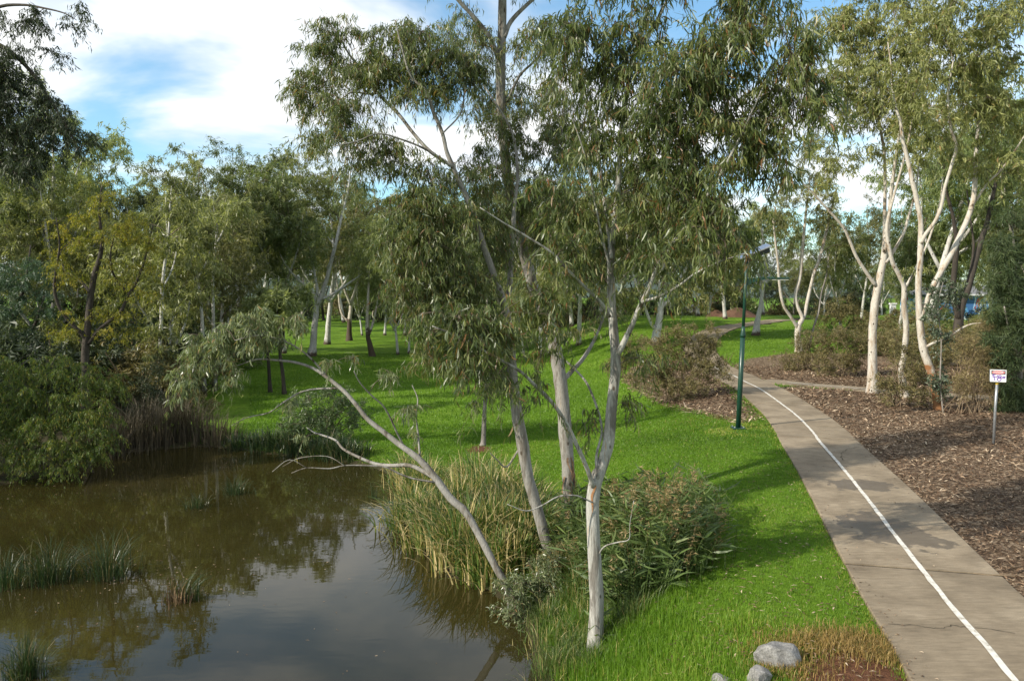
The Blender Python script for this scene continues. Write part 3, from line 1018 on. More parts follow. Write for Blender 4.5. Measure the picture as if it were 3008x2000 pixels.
# ------------------------------------------------------------------ grass, litter (uncountable)
def scatter(n, ymin, ymax, xlo, xhi, power=2.0):
    """ground points thinning out with distance"""
    u = RNG.random(n)
    if power == 1:
        Y = ymin + (ymax - ymin) * u
    else:
        e = 2 - power
        Y = (ymin ** e + u * (ymax ** e - ymin ** e)) ** (1 / e) if abs(e) > 1e-6 else ymin * (ymax / ymin) ** u
    X = Y * (xlo + (xhi - xlo) * RNG.random(n))
    return np.stack([X, Y], 1)


def blades(name, P, H, W, mat, lean=.5, rnd=None, seg=2, label='', cat='', bend=.6):
    n = len(P)
    z = hgt(P[:, 0], P[:, 1]) - .01
    az = RNG.uniform(0, 2 * math.pi, n)
    d = np.stack([np.cos(az), np.sin(az), np.zeros(n)], 1)
    fa = az + RNG.normal(size=n) * .5 + math.pi / 2
    s = np.stack([np.cos(fa), np.sin(fa), np.zeros(n)], 1)
    B = np.column_stack([P, z])
    ln = (RNG.random(n) ** 1.3 * lean)[:, None]
    H = H[:, None]; W = W[:, None]
    up = np.array([0, 0, 1.0])
    mid = B + (up * .6 + d * ln * .25) * H
    tip = B + (up * (1 - .35 * ln * bend) + d * ln * (.6 + bend * .5)) * H
    rnd = RNG.random(n) if rnd is None else rnd
    mb = MB()
    if seg == 1:
        V = np.stack([B + s * W * .5, B - s * W * .5, tip], 1)
        mb.add(V, np.arange(n)[:, None] * 3 + np.array([[0, 1, 2]]), None, np.repeat(rnd, 3))
    else:
        V = np.stack([B + s * W * .5, B - s * W * .5, mid - s * W * .38, mid + s * W * .38, tip], 1)
        i_ = np.arange(n)[:, None] * 5
        mb.add(V, i_ + np.array([[3, 2, 4]]), i_ + np.array([[0, 1, 2, 3]]), np.repeat(rnd, 5))
    o = mb.obj(name, mat, smooth=False)
    if label:
        tag(o, label, cat, kind='stuff')
    return o


def lawn_mask(P, margin=.0):
    k = ~inside(P, POND)
    k &= seg_dist(P, POND) > .15 + .9 * RNG.random(len(P)) ** 2
    k &= seg_dist(P, MAIN_C, False) > PW + .02 + margin
    k &= seg_dist(P, SIDE_C, False) > SW + .02
    for m_ in MULCH:
        d = seg_dist(P, m_); ins = inside(P, m_)
        k &= ~(ins & (d > RNG.random(len(P)) * .5)) & ~(~ins & (d < RNG.random(len(P)) * .3 - .12))
    for m_ in DIRT:
        d = seg_dist(P, m_)
        k &= ~(inside(P, m_) & (d > RNG.random(len(P)) * .35))
    return k


P = scatter(520000, 8.2, 34, -.36, .52, 1.6)
P = P[lawn_mask(P)]
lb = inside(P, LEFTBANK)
P = P[~lb]
tuft = np.sin(P[:, 0] * 1.9 + 2 * np.sin(P[:, 1] * .8)) * np.sin(P[:, 1] * 2.3 + P[:, 0] * .7)
dpath = seg_dist(P, MAIN_C, False) - PW
dpond = seg_dist(P, POND)
long_ = ss(3.4, .8, dpond) * 1.1 * ss(26, 18, P[:, 1]) + .5 * ss(.5, 1.0, tuft) * ss(.5, 2.0, dpath) * ss(16, 10, P[:, 1])
far = ss(12, 34, P[:, 1])
H = (.034 + .036 * RNG.random(len(P)) ** 1.5) * (1 + 4.2 * long_ * RNG.random(len(P))) * (1 + .5 * far)
Wd = (.006 + .005 * RNG.random(len(P))) * (1 + 2.4 * far)
broad = np.sin(P[:, 0] * .55 + 1.5 * np.sin(P[:, 1] * .31)) + .7 * np.sin(P[:, 1] * .9 + 1.2 * np.sin(P[:, 0] * .8 + 2))
rv = np.clip(RNG.beta(2.2, 2.2, len(P)) * .62 + .1 * tuft + .16 + .15 * broad, 0, .954)
dry = RNG.random(len(P)) < .012 + .08 * ss(1.5, 0, dpond) + .22 * ss(.35, 0, dpath) + .07 * ss(.9, 1.5, broad)
lampg = gpos(2168, 1260)
dl = np.hypot(P[:, 0] - lampg[0], (P[:, 1] - lampg[1]) * .8)
dry |= RNG.random(len(P)) < .55 * ss(1.6, .5, dl) * ss(-.3, .4, tuft + .4)
rv = np.where(dry, RNG.uniform(.955, 1, len(P)), rv)
nr = (P[:, 1] < 14.5) & (long_ > .45)
blades('lawn_grass', P[nr], H[nr], Wd[nr], M['grass'], .9, rv[nr], 2, 'long rank green grass along the pond bank under the gums', 'grass')
fr_ = ~nr
blades('lawn_grass', P[fr_], H[fr_], Wd[fr_] * 1.15, M['grass'], .9, rv[fr_], 1, 'green lawn grass sloping to the lamp post and thin young gum', 'grass')
P = scatter(120000, 33, 72, -.34, .66, 1.6)
P = P[lawn_mask(P)]; P = P[~inside(P, LEFTBANK)]
blades('lawn_grass_beyond', P, .09 + .06 * RNG.random(len(P)), .03 + .02 * RNG.random(len(P)), M['grass'], .9,
       np.clip(RNG.beta(2.2, 2.2, len(P)) * .65 + .17 + .12 * np.sin(P[:, 0] * .4 + np.sin(P[:, 1] * .25) * 2), 0, .954), 1, 'shorter green lawn under the far gum trees', 'grass')
# dry grass round the bare soil and boulders
P = []
for (x, y, s, n) in [(2330, 1905, .35, 900), (2420, 1890, .3, 900), (2500, 1885, .35, 1300), (2580, 1905, .25, 900), (2630, 1940, .2, 700), (2290, 1960, .2, 500), (2420, 1950, .7, 260), (2350, 1990, .3, 250),
                     (2100, 1230, 1.2, 500)]:
    c = gpos(x, y)
    P.append(c[:2] + RNG.normal(size=(n, 2)) * s * np.array([1, .7]))
P = np.vstack(P)
P = P[(seg_dist(P, MAIN_C, False) > PW + .03)]
blades('dry_grass', P, .06 + .09 * RNG.random(len(P)), .006 + .004 * RNG.random(len(P)), M['dry_grass'], 1.3, None, 2, 'straw coloured dry grass fringing the bare red soil', 'grass')

# bark chips and fallen leaves on the beds
P = scatter(130000, 8.0, 48, -.05, .74, 1.4)
mk = np.zeros(len(P), bool)
for m_ in MULCH:
    d = seg_dist(P, m_)
    mk |= inside(P, m_) | (d < .2 * RNG.random(len(P)))
dmn = seg_dist(P, MAIN_C, False)
mk &= (dmn > PW + .02) & (seg_dist(P, SIDE_C, False) > SW)
P = P[mk]
n = len(P)
far = ss(10, 40, P[:, 1])
az = RNG.uniform(0, 2 * math.pi, n)
D = np.stack([np.cos(az), np.sin(az), RNG.normal(size=n) * .3], 1)
mb = MB()
B = np.column_stack([P, hgt(P[:, 0], P[:, 1]) + .008 + .03 * RNG.random(n)])
S = np.stack([-np.sin(az), np.cos(az), RNG.normal(size=n) * .35], 1)
L = (.055 + .15 * RNG.random(n) ** 2.2)[:, None] * (1 + .9 * far[:, None]); W = (.010 + .018 * RNG.random(n))[:, None] * (1 + 1.4 * far[:, None])
mid = B + D * L * .5 + np.array([0, 0, 1.0]) * L * .10 * RNG.uniform(-.2, 1, (n, 1)) + S * L * .12 * RNG.uniform(-1, 1, (n, 1))
V = np.stack([B, mid + S * W * .5, B + D * L, mid - S * W * .5], 1)
patch = .5 + .5 * np.sin(P[:, 0] * 1.1 + 1.7 * np.sin(P[:, 1] * .6))
rv = np.clip(RNG.beta(1.1, 1.9, n) + .2 * patch - .06, 0, 1)
mb.add(V, None, np.arange(n)[:, None] * 4 + np.array([[0, 1, 2, 3]]), np.repeat(rv, 4))
tag(mb.obj('bark_chips', M['chip'], smooth=False), 'loose brown bark chips and fallen leaves on garden beds', 'mulch', kind='stuff')

# fallen leaves lying about on the lawn and the path
P = scatter(5200, 8.2, 32, -.05, .56, 1.5)
keep = (~inside(P, POND)) & (seg_dist(P, POND) > .5)
P = P[keep]
dm_ = seg_dist(P, MAIN_L, False)
onp = dm_ < PW - .05
keep = (~onp) | (RNG.random(len(P)) < .10 + .5 * (dm_ > PW - .3))
P = P[keep]; onp = onp[keep]; n = len(P)
zb = np.where(onp, base_h(P[:, 0], P[:, 1]) + .042, hgt(P[:, 0], P[:, 1]) + .035)
az = RNG.uniform(0, 2 * math.pi, n)
D = np.stack([np.cos(az), np.sin(az), RNG.normal(size=n) * .08], 1); S = np.stack([-np.sin(az), np.cos(az), RNG.normal(size=n) * .25], 1)
L = (.06 + .06 * RNG.random(n))[:, None] * np.where(onp, .55, 1.0)[:, None]; W = (.012 + .01 * RNG.random(n))[:, None]
B = np.column_stack([P, zb]); mid = B + D * L * .5 + S * L * .1 + np.array([0, 0, .008])
mb = MB(); mb.add(np.stack([B, mid + S * W * .5, B + D * L, mid - S * W * .5], 1), None, np.arange(n)[:, None] * 4 + np.array([[0, 1, 2, 3]]), np.repeat(RNG.beta(1.5, 2, n), 4))
tag(mb.obj('fallen_leaves', M['chip'], smooth=False), 'scattered brown gum leaves fallen on lawn and path', 'leaves', kind='stuff')


# ------------------------------------------------------------------ foreground gums (traced stems, grown crowns)
def rg(seed):
    return np.random.default_rng(seed)


HERO = dict(leaf_len=.172, leaf_w=.0205, per=150, tw=9, droop=.6, hang=.85, detail=True, br_r=.016, twig_r=.0035, sickle=.2)

M['resin'] = plain('resin_stain', (.24, .115, .045), .6, var=.4, scale=25)
M['strip'] = plain('peeling_bark', (.19, .12, .07), .85, spec=.1, var=.4, scale=15)
# forked gum at the front
b1 = gpos(1750, 1903)
Y = b1[1]
S = [
    px_stem([(1750, 1903, 46), (1752, 1750, 46), (1745, 1600, 43), (1741, 1480, 42), (1750, 1415, 43), (1767, 1370, 38), (1787, 1300, 38), (1798, 1180, 34), (1808, 1080, 33), (1805, 1000, 30),
             (1797, 900, 27), (1794, 800, 25), (1798, 700, 22), (1814, 580, 19), (1824, 400, 16), (1838, 300, 14), (1862, 170, 12), (1915, 90, 10), (1955, 10, 8), (1985, -90, 5)], Y, 0, .4),
    px_stem([(1815, 1040, 20), (1850, 970, 17), (1878, 905, 16), (1905, 850, 15), (1925, 800, 14), (1945, 760, 13), (1975, 715, 12), (2010, 675, 12), (2040, 625, 11), (2082, 568, 10), (2112, 520, 9), (2150, 450, 8), (2190, 370, 6), (2240, 260, 4)], Y, 0, -.9),
    px_stem([(1890, 885, 9), (1945, 868, 8), (2000, 835, 7), (2040, 805, 6), (2110, 770, 5), (2190, 745, 3)], Y, -.2, -1.2),
    px_stem([(1744, 1430, 16), (1722, 1370, 14), (1700, 1320, 14), (1662, 1240, 12), (1620, 1180, 12), (1572, 1132, 11), (1530, 1092, 10), (1480, 1062, 9), (1400, 1018, 8), (1330, 982, 6), (1270, 958, 4)], Y, 0, -1.3),
    px_stem([(1756, 1405, 11), (1752, 1340, 9), (1768, 1270, 8), (1757, 1208, 8), (1730, 1137, 7), (1708, 1105, 7), (1668, 1065, 6), (1637, 1047, 5), (1578, 1020, 3)], Y, 0, .8),
    px_stem([(1790, 930, 13), (1766, 890, 11), (1721, 846, 10), (1668, 793, 9), (1623, 744, 8), (1547, 695, 7), (1480, 655, 5), (1410, 610, 3)], Y, 0, -1.0),
    px_stem([(1796, 760, 13), (1788, 690, 12), (1771, 560, 11), (1753, 430, 9), (1738, 357, 8), (1715, 250, 6), (1690, 120, 4)], Y, .1, .8),
    px_stem([(1794, 800, 8), (1767, 690, 7), (1745, 580, 6), (1727, 490, 5), (1700, 400, 4), (1672, 330, 3)], Y, .1, -.6),
    px_stem([(1752, 1640, 5), (1775, 1605, 5), (1815, 1592, 4), (1848, 1583, 3), (1850, 1540, 2), (1862, 1470, 2)], Y, 0, -.5),
    px_stem([(1740, 1475, 5), (1718, 1465, 5), (1690, 1455, 5), (1640, 1458, 5), (1590, 1485, 4), (1545, 1500, 4), (1490, 1480, 2)], Y, -.05, -.6),
]
E = [(1750, 170, 140, 170, .3, .8), (1760, 400, 100, 150, .4, .7), (1860, 290, 120, 110, .2, .9), (1980, 300, 130, 110, -.3, .9), (2130, 240, 140, 100, -.5, .9), (2010, 520, 140, 90, -.4, .9), (1800, 520, 90, 90, .5, .6), (1660, 60, 110, 90, .2), (1870, 120, 110, 110, .2), (2000, 180, 140, 120, -.4), (2140, 120, 140, 110, -.6), (2240, 330, 150, 130, -.6), (2210, 40, 120, 80, -.2),
     (2340, 130, 100, 140, -.8), (2390, 300, 90, 90, -.9), (2060, 390, 150, 100, -.4), (2200, 480, 140, 80, -.7), (1930, 430, 110, 100, 0), (1890, 590, 120, 100, 0, 1.0), (2090, 630, 140, 100, -.6, 1.2), (1730, 730, 90, 90, .5, .8), (1880, 730, 90, 70, .2, .7),
     (1690, 560, 90, 140, -.2, .8), (1640, 770, 120, 90, -.4, .8), (1990, 770, 130, 70, -.5, .7), (2170, 730, 100, 50, -1.0, .6),
     (1560, 900, 120, 80, -.5, .8), (1450, 960, 120, 80, -.9, 1.4), (1420, 1080, 80, 80, -1, 1.0), (1620, 1000, 80, 60, .5, .7), (1330, 930, 90, 80, -1.1, .9), (1880, 1040, 60, 55, .2, .6), (1560, 1130, 60, 35, -.5, .6), (1730, 1240, 50, 70, .3, .5), (1845, 1210, 35, 60, .2, .3),
     (1800, -120, 250, 110, .2, .7), (2050, -110, 250, 110, -.3, .7), (2280, -90, 150, 90, -.6, .6)]
C, R = px_ellipses(E, F / Y, Y, rg(11), .52, 5.6)
build_tree('gum_tree', 'forked smooth grey gum with an orange resin streak, rooted in grass by the pond', 'tree', b1, S, C, R, M['bark_front'], M['leaf_hero'], M['twig'], rg(1), k=14, **HERO)
# orange resin streak below the fork
root1 = [o for o in COL.objects if o.name == 'gum_tree'][0]
Pt, Rt = px_stem([(1752, 1750, 46), (1745, 1600, 43), (1741, 1480, 42), (1749, 1420, 43)], b1[1], .05, .07)
Pt, Rt = catmull(Pt - b1, Rt * 1.03, 8)
r = rg(900); mb = MB(); V = []
for i_, (p_, q_) in enumerate(zip(Pt, Rt)):
    wd = (.07 + .13 * i_ / len(Pt)) * r.uniform(.7, 1.2)
    for a_ in np.linspace(-1, 1, 4):
        th = math.radians(-104) + a_ * wd + .10 * math.sin(i_ * .9)
        V.append(p_ + q_ * np.array([math.cos(th), math.sin(th), 0]))
mb.add(V, None, [(i_ * 4 + j_, i_ * 4 + j_ + 1, i_ * 4 + j_ + 5, i_ * 4 + j_ + 4) for i_ in range(len(Pt) - 1) for j_ in range(3)])
mb.obj('resin_streak', M['resin'], root1)

# big gum behind it, running out of the top of the view
b2 = gx(1690, 17.6)
Y = b2[1]
S = [
    px_stem([(1694, 1590, 46), (1684, 1523, 42), (1673, 1456, 40), (1668, 1367, 41), (1658, 1230, 43), (1646, 1119, 43), (1632, 1030, 42), (1614, 953, 40), (1588, 891, 37), (1570, 851, 36), (1554, 797, 35), (1538, 740, 34),
             (1525, 677, 34), (1514, 610, 33), (1497, 558, 32), (1487, 491, 31), (1478, 402, 30), (1472, 312, 30), (1470, 223, 30), (1474, 112, 28), (1476, 0, 26), (1476, -150, 22), (1465, -320, 15), (1470, -480, 8)], Y, 0, .3),
    px_stem([(1466, 175, 16), (1440, 115, 15), (1400, 60, 13), (1345, 0, 12), (1290, -70, 10), (1220, -160, 6)], Y, .2, -.6),
    px_stem([(1482, 110, 14), (1500, 65, 14), (1540, 22, 12), (1580, -15, 11), (1650, -90, 8), (1720, -190, 5)], Y, .2, .9),
    px_stem([(1490, 300, 9), (1525, 225, 8), (1560, 190, 7), (1600, 150, 7), (1640, 130, 6), (1720, 60, 4)], Y, 0, -.8),
    px_stem([(1520, 640, 9), (1560, 560, 8), (1600, 500, 6), (1640, 420, 5), (1660, 350, 3)], Y, .1, -.9),
    px_stem([(1650, 1120, 16), (1680, 1090, 14), (1715, 1050, 13), (1745, 1000, 10), (1770, 940, 7), (1790, 880, 4)], Y, .2, 1.4),
]
E = [(1470, 590, 80, 90, -.6, .7), (1500, 260, 90, 110, .6, .7), (1690, 450, 90, 120, .3, .8), (1570, 110, 90, 110, -.4, .8), (1630, 300, 110, 110, -.5, .9), (1420, 290, 80, 110, .3, .7), (1540, 410, 110, 90, -.5, .9), (1560, 560, 90, 90, -.5), (1400, 110, 90, 100, .2, .8), (1640, 440, 70, 90, -.7, .8),
     (1480, -150, 260, 120, .2, .6), (1250, -190, 140, 80, -.4, .6), (1700, -220, 160, 90, .6, .6), (1470, -420, 220, 150, .2, .6), (1600, 690, 80, 80, -.4, .8), (1780, 880, 70, 60, 1.2, .7)]
C, R = px_ellipses(E, F / Y, Y, rg(12), .58, 6.8)
build_tree('gum_tree', 'tallest, thickest gum of the waterside group, rising from reeds with peeling tan bark', 'tree', b2, S, C, R, M['bark_hero'], M['leaf_hero'], M['twig'], rg(2), k=14, **{**HERO, 'detail': False})

# bark strips peeling off its lower trunk
root2 = [o for o in COL.objects if o.name.startswith('gum_tree')][-1]
r = rg(901)
for q_ in range(9):
    yy = r.uniform(1330, 1490); xx = np.interp(yy, [1230, 1367, 1523], [1658, 1668, 1684])
    th = math.radians(r.uniform(-160, -30)); rad = 41 * .46 * b2[1] / F * 1.05
    p0 = at(xx, yy, b2[1] + .03) - b2 + rad * np.array([math.cos(th), math.sin(th), 0])
    ln = r.uniform(.35, .8); tg = np.array([-math.sin(th), math.cos(th), 0]); V = []
    for k_ in range(6):
        t_ = k_ / 5
        c_ = p0 + np.array([math.cos(th), math.sin(th), 0]) * (.02 + .16 * t_ ** 2 * r.uniform(.3, 1)) - np.array([0, 0, ln * t_]) + tg * .04 * math.sin(t_ * 4 + q_)
        w_ = .022 * (1 - .6 * t_)
        V += [c_ + tg * w_, c_ - tg * w_]
    mb = MB(); mb.add(V, None, [(2 * k_, 2 * k_ + 1, 2 * k_ + 3, 2 * k_ + 2) for k_ in range(5)])
    mb.obj('bark_strip', M['strip'], root2)

# gum to its left that forks high into a spreading crown
b3 = gx(1625, 15.6)
Y = b3[1]
S = [
    px_stem([(1627, 1690, 34), (1619, 1650, 34), (1603, 1586, 35), (1579, 1496, 36), (1552, 1403, 37), (1537, 1315, 38), (1518, 1208, 37), (1505, 1096, 33), (1498, 1007, 30), (1487, 918, 26), (1468, 860, 23), (1454, 820, 22), (1440, 775, 21), (1422, 726, 20),
             (1404, 672, 18), (1376, 594, 17), (1349, 536, 16), (1327, 482, 15), (1312, 446, 13), (1300, 393, 12), (1273, 330, 11), (1251, 268, 9), (1220, 240, 8), (1202, 215, 7), (1180, 140, 5), (1160, 60, 3)], Y, 0, -.6),
    px_stem([(1330, 490, 12), (1264, 446, 12), (1215, 393, 11), (1170, 335, 11), (1121, 286, 10), (1072, 223, 8), (1023, 156, 6), (996, 107, 5), (960, 60, 3)], Y, -.5, .6),
    px_stem([(1304, 473, 7), (1246, 437, 7), (1180, 410, 6), (1112, 393, 5), (1050, 415, 4), (980, 430, 3)], Y, -.5, -1.3),
    px_stem([(1110, 275, 6), (1085, 277, 6), (1032, 272, 5), (992, 295, 4), (930, 280, 3), (880, 260, 2)], Y, .2, -.6),
    px_stem([(1488, 920, 19), (1496, 850, 18), (1500, 784, 17), (1505, 695, 15), (1512, 600, 12), (1520, 500, 10), (1500, 380, 7), (1420, 250, 5)], Y, 0, 1.2),
    px_stem([(1300, 393, 5), (1355, 330, 5), (1365, 250, 4), (1380, 150, 3)], Y, -.5, .4),
    px_stem([(1510, 1130, 12), (1440, 1080, 10), (1390, 1018, 9), (1330, 985, 7), (1270, 955, 5)], Y, 0, -1.0),
    px_stem([(1535, 1300, 6), (1490, 1370, 5), (1460, 1350, 4), (1440, 1330, 3)], Y, 0, -.5),
]
E = [(940, 160, 80, 110, .3), (900, 280, 65, 90, .2), (990, 310, 110, 70, -.3), (1000, 90, 70, 65, .3), (1090, 200, 110, 90, .1), (1180, 100, 120, 75, 0, 1.1), (1150, 190, 100, 70, 0), (1260, 170, 110, 110, -.2),
     (1340, 190, 90, 110, .2), (1250, 270, 90, 60, -.3), (1060, 420, 120, 50, -.6), (960, 400, 80, 50, -.3, .7), (1180, 470, 120, 60, -.6), (1270, 560, 100, 80, -.7), (1400, 520, 90, 90, .4), (1200, 600, 100, 70, -.8, .9),
     (1310, 680, 120, 90, -.8), (1230, 740, 110, 90, -.9, 1.2), (1370, 820, 130, 100, -.6, 1.3), (1260, 880, 110, 90, -.9, 1.3), (1330, 970, 110, 80, -.9, 1.3), (1190, 830, 70, 70, -1.0, .9), (1410, 1010, 90, 90, -.9, 1.2), (1270, 1060, 60, 60, -1, .7), (1480, 740, 70, 90, .5, .7), (1420, 640, 80, 70, 0, .8), (1480, 1090, 60, 50, -.5, .6),
     (1050, 530, 70, 50, -.6, .5), (1130, 700, 60, 60, -.8, .5)]
C, R = px_ellipses(E, F / Y, Y, rg(13), .52, 6.6)
build_tree('gum_tree', 'leaning grey gum forking high, its wide drooping crown reaching out over the lawn', 'tree', b3, S, C, R, M['bark_hero'], M['leaf_hero'], M['twig'], rg(3), k=12, **{**HERO, 'detail': False})

# low gum leaning right out over the pond
b4 = gx(1500, 14.3)
Y = b4[1]
S = [
    px_stem([(1505, 1752, 24), (1494, 1733, 23), (1450, 1652, 24), (1420, 1595, 24), (1396, 1550, 24), (1365, 1500, 25), (1325, 1465, 25), (1285, 1411, 24), (1236, 1353, 22), (1191, 1318, 19), (1169, 1302, 18), (1124, 1266, 17), (1079, 1230, 15),
             (1044, 1186, 14), (1012, 1150, 13), (968, 1114, 12), (923, 1083, 10), (870, 1065, 8), (811, 1058, 7), (753, 1056, 5), (690, 1075, 3), (620, 1080, 2)], Y, 0, 1.6),
    px_stem([(1280, 1408, 14), (1253, 1389, 14), (1204, 1367, 13), (1146, 1367, 12), (1102, 1362, 11), (1048, 1340, 9), (1008, 1318, 8), (986, 1293, 7), (950, 1279, 6), (923, 1270, 5), (901, 1255, 3)], Y, .6, 2.4),
    px_stem([(1276, 1416, 7), (1213, 1405, 6), (1169, 1389, 6), (1129, 1371, 5), (1070, 1367, 5), (1012, 1367, 4), (968, 1376, 4), (901, 1374, 3), (856, 1389, 2)], Y, .5, .2),
    px_stem([(1187, 1312, 7), (1164, 1266, 6), (1146, 1226, 6), (1124, 1190, 5), (1093, 1163, 5), (1057, 1123, 4), (1040, 1090, 3)], Y, .8, 0),
    px_stem([(1234, 1350, 7), (1231, 1310, 6), (1227, 1266, 6), (1222, 1217, 5), (1227, 1172, 4), (1210, 1130, 2)], Y, .7, 1.3),
    px_stem([(990, 1140, 6), (923, 1143, 6), (878, 1154, 5), (834, 1181, 5), (789, 1212, 4), (727, 1226, 3), (680, 1250, 2)], Y, 1.2, 2.2),
    px_stem([(968, 1114, 7), (900, 1040, 6), (830, 1000, 5), (760, 985, 4), (690, 1000, 3)], Y, 1.3, .7),
    px_stem([(901, 1374, 2.5), (850, 1350, 2.2), (800, 1385, 2)], Y, .2, .1),
    px_stem([(1012, 1367, 2.5), (960, 1340, 2.2), (880, 1345, 2), (830, 1370, 1.5)], Y, .2, .6),
]
E = [(535, 1110, 40, 70, 1.6, 2.4), (600, 1050, 70, 70, 1.5, 2.0), (660, 1000, 90, 80, 1.2, 1.8), (740, 950, 100, 70, 1.0, 1.4), (820, 990, 90, 50, 1.0, 1.0), (690, 1100, 60, 40, 1.4, .7), (820, 930, 70, 50, 1.0, .6), (1195, 1180, 45, 40, .3, .8), (1230, 1230, 40, 60, .9, .6), (1090, 1110, 70, 50, .3, .45), (1000, 1050, 70, 45, .8, .4),
     (930, 1300, 90, 35, 2.0, .3), (880, 1170, 70, 35, 1.6, .5), (580, 980, 60, 50, 1.4, .7)]
C, R = px_ellipses(E, F / Y, Y, rg(14), .30, 2.4)
h4 = dict(HERO); h4.update(per=75, leaf_len=.17, tw=7)
build_tree('gum_tree', 'thin grey gum leaning low over the pond with leaves trailing at its tip', 'tree', b4, S, C, R, M['bark_hero'], M['leaf_tip'], M['twig'], rg(4), k=10, **h4)

# slender tree standing on the lawn behind
b5 = gpos(1418, 1308)
Y = b5[1]
S = [px_stem([(1418, 1310, 17), (1420, 1290, 15), (1423, 1208, 13), (1428, 1141, 12), (1432, 1052, 11), (1434, 962, 9), (1430, 900, 7), (1440, 820, 5)], Y, 0, .3),
     px_stem([(1430, 1090, 6), (1400, 1010, 5), (1370, 940, 4), (1350, 880, 3)], Y, .1, .5),
     px_stem([(1432, 1000, 6), (1470, 930, 5), (1500, 860, 3)], Y, .1, -.4)]
E = [(1430, 830, 80, 90, .2, .6), (1360, 900, 60, 60, .4, .5), (1410, 1130, 45, 60, 0, .7), (1470, 1100, 40, 70, 0, .5), (1390, 1190, 25, 40, 0, .6), (1500, 900, 50, 50, -.2, .5)]
C, R = px_ellipses(E, F / Y, Y, rg(15), .45, 2.2)
build_tree('gum_tree', 'slender young gum alone on the lawn with a ring of bare soil at its foot', 'tree', b5, S, C, R, M['bark_grey'], M['leaf_hero'], M['twig_dark'], rg(5), k=8, leaf_len=.2, leaf_w=.03, per=90, tw=6, detail=False, br_r=.015)

# ------------------------------------------------------------------ gums beside the path on the right
RGT = dict(leaf_len=.28, leaf_w=.05, per=170, tw=7, droop=.5, hang=.7, detail=False, br_r=.022, twig_r=.007)
bR1 = gpos(2562, 1154); Y = bR1[1]
S = [px_stem([(2562, 1156, 29), (2563, 1052, 27), (2564, 962, 25), (2573, 873, 24), (2587, 806, 22), (2597, 753, 20), (2600, 700, 15), (2599, 625, 11), (2600, 535, 10), (2597, 446, 9), (2586, 380, 8), (2576, 320, 6), (2560, 220, 4)], Y, 0, .3),
     px_stem([(2598, 740, 14), (2608, 690, 13), (2612, 625, 12), (2622, 530, 11), (2634, 446, 9), (2645, 370, 7), (2660, 260, 5), (2670, 150, 3)], Y, 0, -.9),
     px_stem([(2602, 772, 10), (2627, 735, 10), (2654, 686, 9), (2668, 640, 8), (2690, 560, 6), (2700, 470, 4)], Y, 0, 1.2),
     px_stem([(2573, 840, 12), (2546, 802, 11), (2515, 753, 10), (2493, 700, 9), (2479, 670, 9), (2452, 638, 8), (2412, 594, 7), (2385, 563, 5), (2350, 530, 3)], Y, 0, -.8)]
E = [(2570, 190, 130, 130, .3), (2500, 110, 110, 110, 0), (2680, 160, 110, 120, 0), (2610, 330, 110, 80, .2), (2520, 300, 100, 90, -.5, .9), (2700, 380, 90, 90, .8, .9), (2440, 460, 80, 60, -.7, .8), (2400, 540, 60, 40, -.7, .7), (2540, 450, 70, 50, 0, .6),
     (2450, 200, 70, 100, -.8, .9), (2560, 20, 200, 100, 0, 1.0), (2600, -120, 260, 110, 0, .6), (2640, 260, 120, 80, -.6, .8), (2470, 330, 70, 80, -.6, .8)]
C, R = px_ellipses(E, F / Y, Y, rg(21), .9, 3.0)
build_tree('gum_tree', 'upright cream trunked gum at the corner where the side path branches off', 'tree', bR1, S, C, R, M['bark_cream'], M['leaf_right'], M['twig'], rg(6), k=12, **RGT)

bR2 = gpos(2660, 1168); Y = bR2[1]
S = [px_stem([(2660, 1170, 24), (2648, 1096, 19), (2657, 1029, 18), (2662, 962, 18), (2655, 895, 17), (2656, 842, 16), (2638, 802, 14), (2622, 770, 13), (2610, 717, 12), (2606, 660, 10), (2630, 560, 8), (2660, 450, 6), (2680, 350, 4)], Y, 0, -1.0),
     px_stem([(2656, 850, 9), (2690, 790, 8), (2730, 700, 7), (2760, 600, 5), (2770, 520, 3)], Y, 0, 1.2)]
E = [(2700, 300, 90, 90, -.8), (2770, 480, 70, 70, 1.0, .7), (2650, 420, 80, 80, -.8, .7), (2700, 830, 30, 40, -.4, .5)]
C, R = px_ellipses(E, F / Y, Y, rg(22), .9, 3.0)
build_tree('gum_tree', 'bent slender cream gum just behind the upright trunk at the path corner', 'tree', bR2, S, C, R, M['bark_cream'], M['leaf_right'], M['twig'], rg(7), k=10, **RGT)

